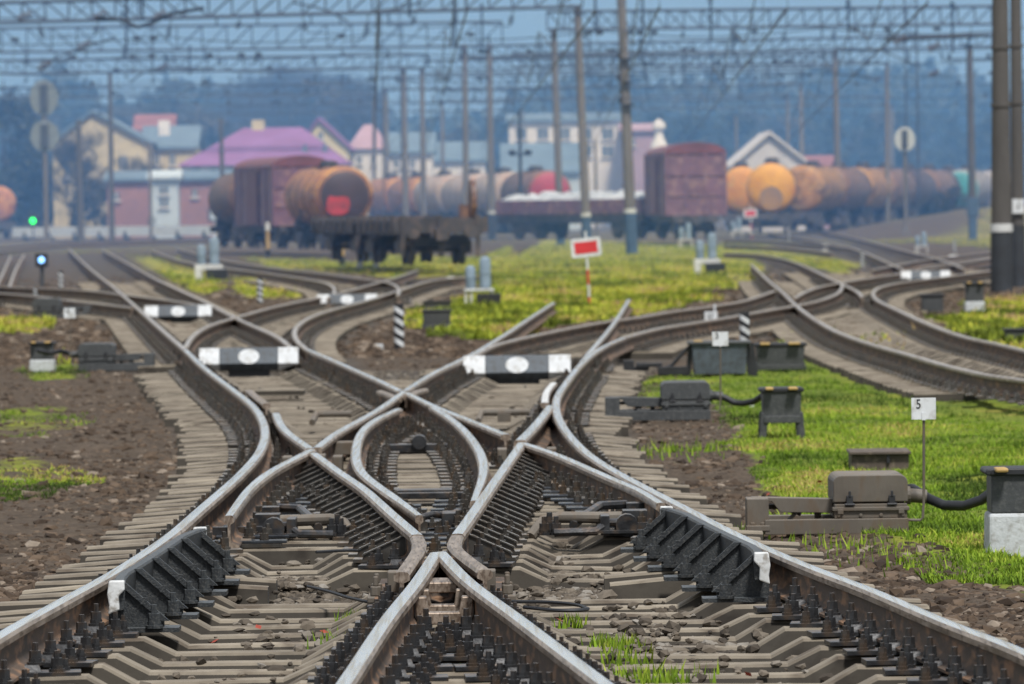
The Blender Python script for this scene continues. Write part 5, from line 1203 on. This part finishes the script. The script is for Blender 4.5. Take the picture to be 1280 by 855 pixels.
building('cream_house', 'tall cream house with slate blue gable roof at left behind the dark poles', 'house', 530, 66, 184, 178, 14, H_cream, H_slate, 141, 'gable_front', [(100, 205, 108, 222), (150, 195, 159, 212), (150, 228, 159, 243), (80, 205, 88, 222)], rx=(.42, .5))
building('cream_house', 'lower cream wing with slate roof between the cream house and the purple roof', 'house', 540, 180, 244, 184, 10, H_cream, H_slate, 160, 'gable_side', [(192, 192, 199, 206), (212, 192, 219, 206)], ch(203, 150, 180, 1.0, H_white))
building('red_roofed_house', 'small house with a red roof just above the slate roof of the cream house', 'house', 575, 170, 214, 162, 8, H_cream, H_red, 146, 'gable_side')
building('long_shed', 'long low pinkish brick shed along the white barrier', 'shed', 505, 134, 288, 223, 9, H_pinkw, H_slate, 217, 'gable_side', [(240, 236, 247, 246), (142, 240, 149, 250)])
building('kiosk', 'pale blue kiosk with two dark windows in front of the pink shed', 'kiosk', 498, 189, 222, 221, 3, H_kiosk, H_kiosk, 217, 'gable_side', [(200, 233, 210, 243), (200, 249, 210, 259)])
building('station_hall', 'broad building with a big purple red hipped roof behind the left wagons', 'building', 520, 226, 432, 206, 16, H_white, H_purple, 158, 'hip', [(240 + 22 * k, 210, 250 + 22 * k, 219) for k in range(8)], rx=(.36, .72))
def cupola(t, xm, z, d):
    a = P(318, 160, d); mb = MB(); mb.box((a[0] - xm, 8, a[2] - z + .1), (1.1, 1.1, 1.4)); mb.build('chimney', H_yel, t)
    for px in (380, 405): c = P(px, 187, d); mb = MB(); mb.prism([(c[0] - xm - .6, c[2] - z - .8), (c[0] - xm + .6, c[2] - z - .8), (c[0] - xm, c[2] - z + .6)], 2.4, 4.5); mb.build('dormer', H_slate, t)
cupola(bpy.data.objects['station_hall'], P(329, 206, 520)[0], gh(P(329, 206, 520)[0], 520), 520)
building('gabled_house', 'pale yellow gabled house rising behind the purple roof', 'house', 560, 372, 436, 186, 12, H_yel, H_purple, 150, 'gable_front', [(398, 165, 404, 174)], rx=(.42, .5))
building('pink_house', 'pink house with hipped roof right of the yellow gable', 'house', 570, 438, 482, 186, 10, H_white, H_pink, 155, 'hip', [(446, 195, 452, 205), (464, 195, 470, 205)], rx=(.35, .65))
building('white_house', 'low white house behind the middle poles', 'house', 575, 484, 540, 190, 10, H_white, H_slate, 168, 'gable_side', [(492, 198, 499, 210), (512, 198, 519, 210)])
building('white_house', 'white house with slate roof right of the middle poles', 'house', 590, 540, 606, 200, 10, H_white, H_slate, 180, 'gable_side', [(552, 205, 558, 213), (584, 205, 590, 213)])
building('apartment_block', 'white apartment block with rows of windows left of the pink building', 'building', 620, 636, 778, 150, 14, H_white, H_slate, 144, 'gable_side', [(645 + 27 * i, 160 + 22 * j, 658 + 27 * i, 174 + 22 * j) for i in range(5) for j in range(2)])
building('blue_roofed_shed', 'shed with a pale blue roof in front of the white apartment block', 'shed', 560, 630, 724, 215, 10, H_kiosk, H_slate, 182, 'gable_side')
building('pink_building', 'tall plain pink building left of the white tower', 'building', 610, 779, 817, 162, 12, H_pink, H_pink, 157, 'gable_side', [(788, 172, 794, 182)])
building('warehouse', 'pale warehouse with a light gable above the orange tank wagons', 'warehouse', 470, 917, 1010, 206, 20, H_light, H_light, 168, 'gable_front', rx=(.49, .5))
building('small_house', 'small house with reddish roof right of the pale warehouse', 'house', 500, 1008, 1046, 212, 9, H_pink, H_red, 198, 'gable_side', [(1020, 216, 1027, 224)])
0 and building('green_hut', 'little dark hut at the far left edge', 'hut', 470, -16, 30, 250, 5, H_slate, H_slate, 243, 'gable_side')
x = P(824, 200, 600)[0]; t = thing('white_tower', 'slim white tower with stepped top right of the pink building', 'tower', (x, 600, gh(x, 600))); mb = MB(); H0 = P(824, 190, 600)[2]; H1 = P(824, 155, 600)[2]; mb.box((0, 0, H0 / 2), (2.0, 2, H0)); mb.build('shaft', H_white, t)
mb = MB(); mb.lathe([(.95, H0), (.8, H0 + .7), (.45, H0 + 1.4), (.4, H1 - .7), (.7, H1 - .5), (.6, H1), (.1, H1 + .4)], n=12); mb.build('cap', H_white, t, smooth=True)
# white barrier along the curved track
a = P(18, 292, 480); b = P(274, 286, 455); t = thing('barrier_wall', 'long low white barrier behind the curved track at left', 'barrier', ((a[0] + b[0]) / 2, 467, gh((a[0] + b[0]) / 2, 467)))
L_ = math.hypot(b[0] - a[0], 25); an = math.atan2(-25, b[0] - a[0]); mb = MB(); mb.box((0, 0, .72), (L_, .25, .75), rz=an); mb.build('rail_panel', H_bar, t)
for k in range(8): q = -L_ / 2 + L_ * (k + .5) / 8; mb = MB(); mb.box((q * math.cos(an), q * math.sin(an), .2), (.35, .4, 1.0), rz=an); mb.build('support', M_dkgrey, t)
def sign_on_post(label, px, py0, py1, pyb, d, w, txt=None):
    x = P(px, pyb, d)[0]; z = gh(x, d); t = thing('trackside_sign', label, 'sign', (x, d, z)); h1 = P(px, py0, d)[2] - z; h0 = P(px, py1, d)[2] - z
    mb = MB(); mb.cyl((0, .1, -.1), (0, .1, h1), .08, n=8); mb.build('post', M_signw, t); mb = MB(); mb.box((0, -.02, (h0 + h1) / 2), (w, .08, h1 - h0)); q = mb.build('panel', M_black, t); mb = MB(); mb.box((0, -.07, (h0 + h1) / 2), (w * .7, .02, (h1 - h0) * .7)); f = mb.build('face', H_kiosk, q)
sign_on_post('square black edged sign at the right end of the white barrier', 269, 261, 277, 298, 440, 1.0)
sign_on_post('small sign on a white post in front of the white barrier', 190, 272, 281, 298, 450, .55)
# small white sign with 47 by the right hand track
x, y, z = base_at(889, 418); t = thing('number_sign', 'small white sign with 47 on a short post above the number 3 plate', 'sign', (x, y, z)); zt = P(889, 390, y)[2] - z
mb = MB(); mb.cyl((.06, .03, -.05), (.06, .03, zt + .12), .018, n=8); mb.build('post', M_signw, t); mb = MB(); mb.box((0, 0, zt - .085), (.20, .012, .185)); q = mb.build('plate', M_signw, t, bevel=.002); numeral('47', .085, M_black, q, (-.01, -.008, zt - .115), .8)

# ---------------------------------------------------------------- trees
M_bark = mat('dark_bark', (.05, .042, .036), (.03, .025, .022), scale=3, rough=.95)
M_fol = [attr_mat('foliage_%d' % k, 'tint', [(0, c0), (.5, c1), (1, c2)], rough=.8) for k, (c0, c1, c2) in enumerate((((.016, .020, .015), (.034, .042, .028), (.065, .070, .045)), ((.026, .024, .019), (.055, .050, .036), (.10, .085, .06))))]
def tree_proto(kind, label, H, W, mi):
    t = thing('tree', label, 'tree'); mb = MB(); rr = random.Random(H * 13 + kind)
    mb.tube([(0, 0, -.5), (.1, 0, H * .3), (-.1, .1, H * .62), (0, 0, H * .9)], [H * .022, H * .017, H * .010, H * .003], 8)
    tips = []
    for k in range(16 if kind < 2 else 34):
        z = H * rr.uniform(.22, .86); a = rr.uniform(0, 6.28); l = W * .5 * (1.15 - z / H) * rr.uniform(.8, 1.5) if kind < 2 else W * .55 * rr.uniform(.6, 1.15) * (1.1 - .5 * z / H); e = Vector((l * math.cos(a), l * math.sin(a), z + l * rr.uniform(.2, .9))); m_ = Vector((e.x * .5, e.y * .5, z + (e.z - z) * .35))
        mb.tube([(0, 0, z), m_, e], [H * .007, H * .005, H * .002], 5); tips.append(e)
        if kind == 2:
            for _ in range(13):
                s0 = m_.lerp(e, rr.uniform(0, 1)); s1 = s0 + Vector((rr.gauss(0, .9), rr.gauss(0, .9), rr.uniform(.3, 2.0))); mb.tube([s0, s1], [.05, .02], 3)
                for _ in range(5): mb.tube([s1 if _ % 2 else s0.lerp(s1, .6), s1 + Vector((rr.gauss(0, .7), rr.gauss(0, .7), rr.uniform(-.1, 1.2)))], [.03, .015], 3)
    mb.build('trunk', M_bark, t)
    n = {0: 5200, 1: 4600, 2: 1500}[kind]; cl = []
    for k in range(46):
        z = rr.uniform(.12, 1.0)
        env = (1.02 - z) ** .75 if kind == 0 else math.sin(math.pi * min(1, max(.05, z * .92 + .08))) ** .55
        a = rr.uniform(0, 6.28); q = W * .5 * env * rr.uniform(.35, 1.0) ** .6; cl.append((q * math.cos(a), q * math.sin(a), z * H, W * rr.uniform(.08, .17), rr.uniform(.1, .9)))
    ci = rng.integers(0, len(cl), n); C = np.array(cl)[ci]; p = rng.normal(0, 1, (n, 3)); p /= np.linalg.norm(p, axis=1)[:, None]; p *= (rng.uniform(0, 1, n) ** .4)[:, None]
    p = C[:, :3] + p * C[:, 3:4] * np.array([1.2, 1.2, .9]); s = rng.uniform(.16, .40, n) * (1 if kind < 2 else .5); u = rng.normal(0, 1, (n, 3)); u /= np.linalg.norm(u, axis=1)[:, None]; v = np.cross(u, rng.normal(0, 1, (n, 3))); v /= np.linalg.norm(v, axis=1)[:, None] + 1e-9
    V = np.stack([p - u * s[:, None], p + v * s[:, None] * .55, p + u * s[:, None], p - v * s[:, None] * .55], 1).reshape(-1, 3); T = np.arange(n * 4).reshape(-1, 4)
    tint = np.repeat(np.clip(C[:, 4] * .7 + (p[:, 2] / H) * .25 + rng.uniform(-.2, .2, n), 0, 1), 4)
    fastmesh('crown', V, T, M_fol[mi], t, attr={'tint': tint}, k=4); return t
protos = [tree_proto(0, 'x', 15, 7, 0), tree_proto(1, 'x', 13, 10, 0), tree_proto(1, 'x', 12, 11, 1), tree_proto(2, 'x', 17, 11, 1)]
used = set()
def put(k, px, d, sc, label, group=None):
    x = P(px, 260, d)[0]; loc = (x, d, gh(x, d) - .2)
    if k in used: return copy_thing(protos[k], loc, random.uniform(0, 6.28), label, group, sc)
    used.add(k); o = protos[k]; o.location = loc; o.rotation_euler = (0, 0, random.uniform(0, 6.28)); o.scale = (sc,) * 3; o['label'] = label
    if group: o['group'] = group
    return o
put(1, 8, 545, .95, 'dark tree at the left edge behind the hut'); put(0, 36, 560, .85, 'dark conifer left of the tall signal with two round targets'); put(2, 118, 512, .42, 'small dark bushy tree in front of the cream house'); put(3, 98, 515, .55, 'bare tree against the wall of the cream house'); put(3, 172, 518, .42, 'small bare tree in front of the cream house, right')
put(1, 1150, 440, .26, 'rounded bush on the earth bank beside the slender signal'); put(2, 1120, 450, .20, 'low bush on the earth bank left of the slender signal')
put(1, 1065, 420, .16, 'small bush on the bank right of the striped far post'); put(2, 1195, 430, .2, 'bush on the bank left of the blue switch box'); put(1, 1175, 415, .13, 'tiny round bush between the two larger bushes on the bank')
GW = 'trees of the dark wood along the horizon'; LW = 'hazy dark tree of the wood along the horizon'
rr = random.Random(3)
px = -260
while px < 1560:
    top = 149 if px > 820 else 152 if px < 60 else 138 if px < 300 else 118 if px < 450 else 168 if px < 560 else 160 if px < 700 else 150
    d = rr.uniform(690, 820); x = P(px, 260, d)[0]; hz = (CZ + (HOR - (px - 640) * math.tan(ROLL) - top - rr.uniform(-9, 12)) * d / F) - gh(x, d)
    k = rr.choice((1, 1, 2, 0) if px > 460 or px < 290 else (3, 3, 2, 3)); put(k, px, d, hz / (15, 13, 12, 17)[k], LW if k < 3 else 'hazy bare tree of the wood behind the purple roof', GW if k < 3 else 'bare trees behind the purple roof'); px += rr.uniform(13, 26)
for px in range(300, 460, 15):
    d = rr.uniform(830, 900); x = P(px, 260, d)[0]; hz = (CZ + (HOR - (px - 640) * math.tan(ROLL) - (76 + abs(px - 385) * .32) - rr.uniform(-6, 10)) * d / F) - gh(x, d); put(3, px, d, hz / 17, 'hazy bare tree of the wood behind the purple roof', 'bare trees behind the purple roof')
# the rest of the far wood, one mass nobody could count
n = 58000; px_ = rng.uniform(-420, 1720, n); d_ = rng.uniform(900, 1010, n); x_ = (px_ - 640) / F * d_
htop = 12.5 + 9 * fbm(px_ * .012, px_ * 0, 61) + np.where((px_ > 270) & (px_ < 470), -3, 0) - np.where((px_ > 470) & (px_ < 640), 5, 0)
zz_ = 14 * np.clip((d_ - 640) / 500, 0, 1.6) + rng.uniform(0, 1, n) ** .8 * (htop - 5) * (.75 + .5 * vnoise(px_ * .09, d_ * .05, 71)) ; s = rng.uniform(.5, 1.3, n)
u = rng.normal(0, 1, (n, 3)); u /= np.linalg.norm(u, axis=1)[:, None]; v = np.cross(u, rng.normal(0, 1, (n, 3))); v /= np.linalg.norm(v, axis=1)[:, None]; p = np.stack([x_, d_, zz_], -1)
V = np.stack([p - u * s[:, None], p + v * s[:, None] * .6, p + u * s[:, None], p - v * s[:, None] * .6], 1).reshape(-1, 3)
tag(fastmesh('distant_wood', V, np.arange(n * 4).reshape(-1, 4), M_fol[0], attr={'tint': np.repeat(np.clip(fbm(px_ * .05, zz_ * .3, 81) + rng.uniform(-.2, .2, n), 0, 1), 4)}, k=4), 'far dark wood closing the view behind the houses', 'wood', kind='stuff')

# ---------------------------------------------------------------- haze, light, sky
hz_m = bpy.data.materials.new('blue_haze'); t_ = nt(hz_m); t_.nodes.remove(t_.nodes['Principled BSDF']); sc_ = t_.nodes.new('ShaderNodeVolumeScatter'); sc_.inputs['Color'].default_value = (.20, .46, 1.0, 1); sc_.inputs['Density'].default_value = HAZE; sc_.inputs['Anisotropy'].default_value = .2
t_.links.new(sc_.outputs['Volume'], t_.nodes['Material Output'].inputs['Volume'])
mb = MB(); mb.box((0, 585, 25), (900, 900, 60)); hz = mb.build('haze', hz_m); tag(hz, 'thin blue haze over the far end of the yard', kind='structure')
SUN_EL, SUN_AZ = R(58), R(160)               # azimuth clockwise from +Y
w = bpy.data.worlds.new('World'); SC.world = w; w.use_nodes = True; wt = w.node_tree; bg = wt.nodes['Background']
sky = wt.nodes.new('ShaderNodeTexSky'); sky.sky_type = 'NISHITA'; sky.sun_disc = False; sky.sun_elevation = SUN_EL; sky.sun_rotation = SUN_AZ; sky.air_density = 1.6; sky.dust_density = .6; sky.ozone_density = 2.5
sx_ = wt.nodes.new('ShaderNodeSeparateXYZ'); tc0 = wt.nodes.new('ShaderNodeTexCoord'); wt.links.new(tc0.outputs['Generated'], sx_.inputs[0])
rp = wt.nodes.new('ShaderNodeValToRGB'); rp.color_ramp.elements[0].position = .0; rp.color_ramp.elements[0].color = (.19, .41, .92, 1); rp.color_ramp.elements[1].position = .7; rp.color_ramp.elements[1].color = (.62, .68, .80, 1); e_ = rp.color_ramp.elements.new(.036); e_.color = (.22, .44, .92, 1); e_ = rp.color_ramp.elements.new(.075); e_.color = (.92, .98, 1.0, 1); e_ = rp.color_ramp.elements.new(.22); e_.color = (.95, .98, 1.0, 1); wt.links.new(sx_.outputs['Z'], rp.inputs['Fac'])
cl_ = wt.nodes.new('ShaderNodeVectorMath'); cl_.operation = 'SCALE'; cl_.inputs['Scale'].default_value = CLOUD; wt.links.new(rp.outputs['Color'], cl_.inputs[0])
ov = wt.nodes.new('ShaderNodeMix'); ov.data_type = 'RGBA'; ov.inputs['Factor'].default_value = .92; wt.links.new(sky.outputs['Color'], ov.inputs['A']); wt.links.new(cl_.outputs['Vector'], ov.inputs['B'])
tint = wt.nodes.new('ShaderNodeMix'); tint.data_type = 'RGBA'; tint.blend_type = 'MULTIPLY'; tint.inputs['Factor'].default_value = 1; tint.inputs['B'].default_value = TINT
tc = wt.nodes.new('ShaderNodeTexCoord'); mp = wt.nodes.new('ShaderNodeMapping'); mp.inputs['Scale'].default_value = (1, 1, 5); cn = wt.nodes.new('ShaderNodeTexNoise'); cn.inputs['Scale'].default_value = 3.0; cn.inputs['Detail'].default_value = 6
cr_ = wt.nodes.new('ShaderNodeMapRange'); cr_.inputs['From Min'].default_value = .3; cr_.inputs['From Max'].default_value = .7; cr_.inputs['To Min'].default_value = .8; cr_.inputs['To Max'].default_value = 1.2
wt.links.new(tc.outputs['Generated'], mp.inputs['Vector']); wt.links.new(mp.outputs['Vector'], cn.inputs['Vector']); wt.links.new(cn.outputs['Fac'], cr_.inputs['Value'])
vs_ = wt.nodes.new('ShaderNodeVectorMath'); vs_.operation = 'SCALE'
wt.links.new(ov.outputs['Result'], tint.inputs['A']); wt.links.new(tint.outputs['Result'], vs_.inputs[0]); wt.links.new(cr_.outputs['Result'], vs_.inputs['Scale']); wt.links.new(vs_.outputs['Vector'], bg.inputs['Color'])
bg.inputs['Strength'].default_value = SKYS
sl = bpy.data.lights.new('sun', 'SUN'); sl.energy = SUNS; sl.angle = R(9); sl.color = (1.0, .97, .93); so = bpy.data.objects.new('sun', sl); COL.objects.link(so)
sd = Vector((math.sin(SUN_AZ) * math.cos(SUN_EL), math.cos(SUN_AZ) * math.cos(SUN_EL), math.sin(SUN_EL))); so.rotation_euler = sd.to_track_quat('Z', 'Y').to_euler(); so.location = (0, 0, 50)
SC.view_settings.view_transform = 'Standard'; SC.view_settings.look = 'None'; SC.view_settings.exposure = 0; SC.view_settings.gamma = 1
SC.render.engine = 'CYCLES'; SC.cycles.use_denoising = True; SC.cycles.max_bounces = 6; SC.cycles.volume_bounces = 1; SC.cycles.diffuse_bounces = 3; SC.cycles.glossy_bounces = 3; SC.cycles.transparent_max_bounces = 4
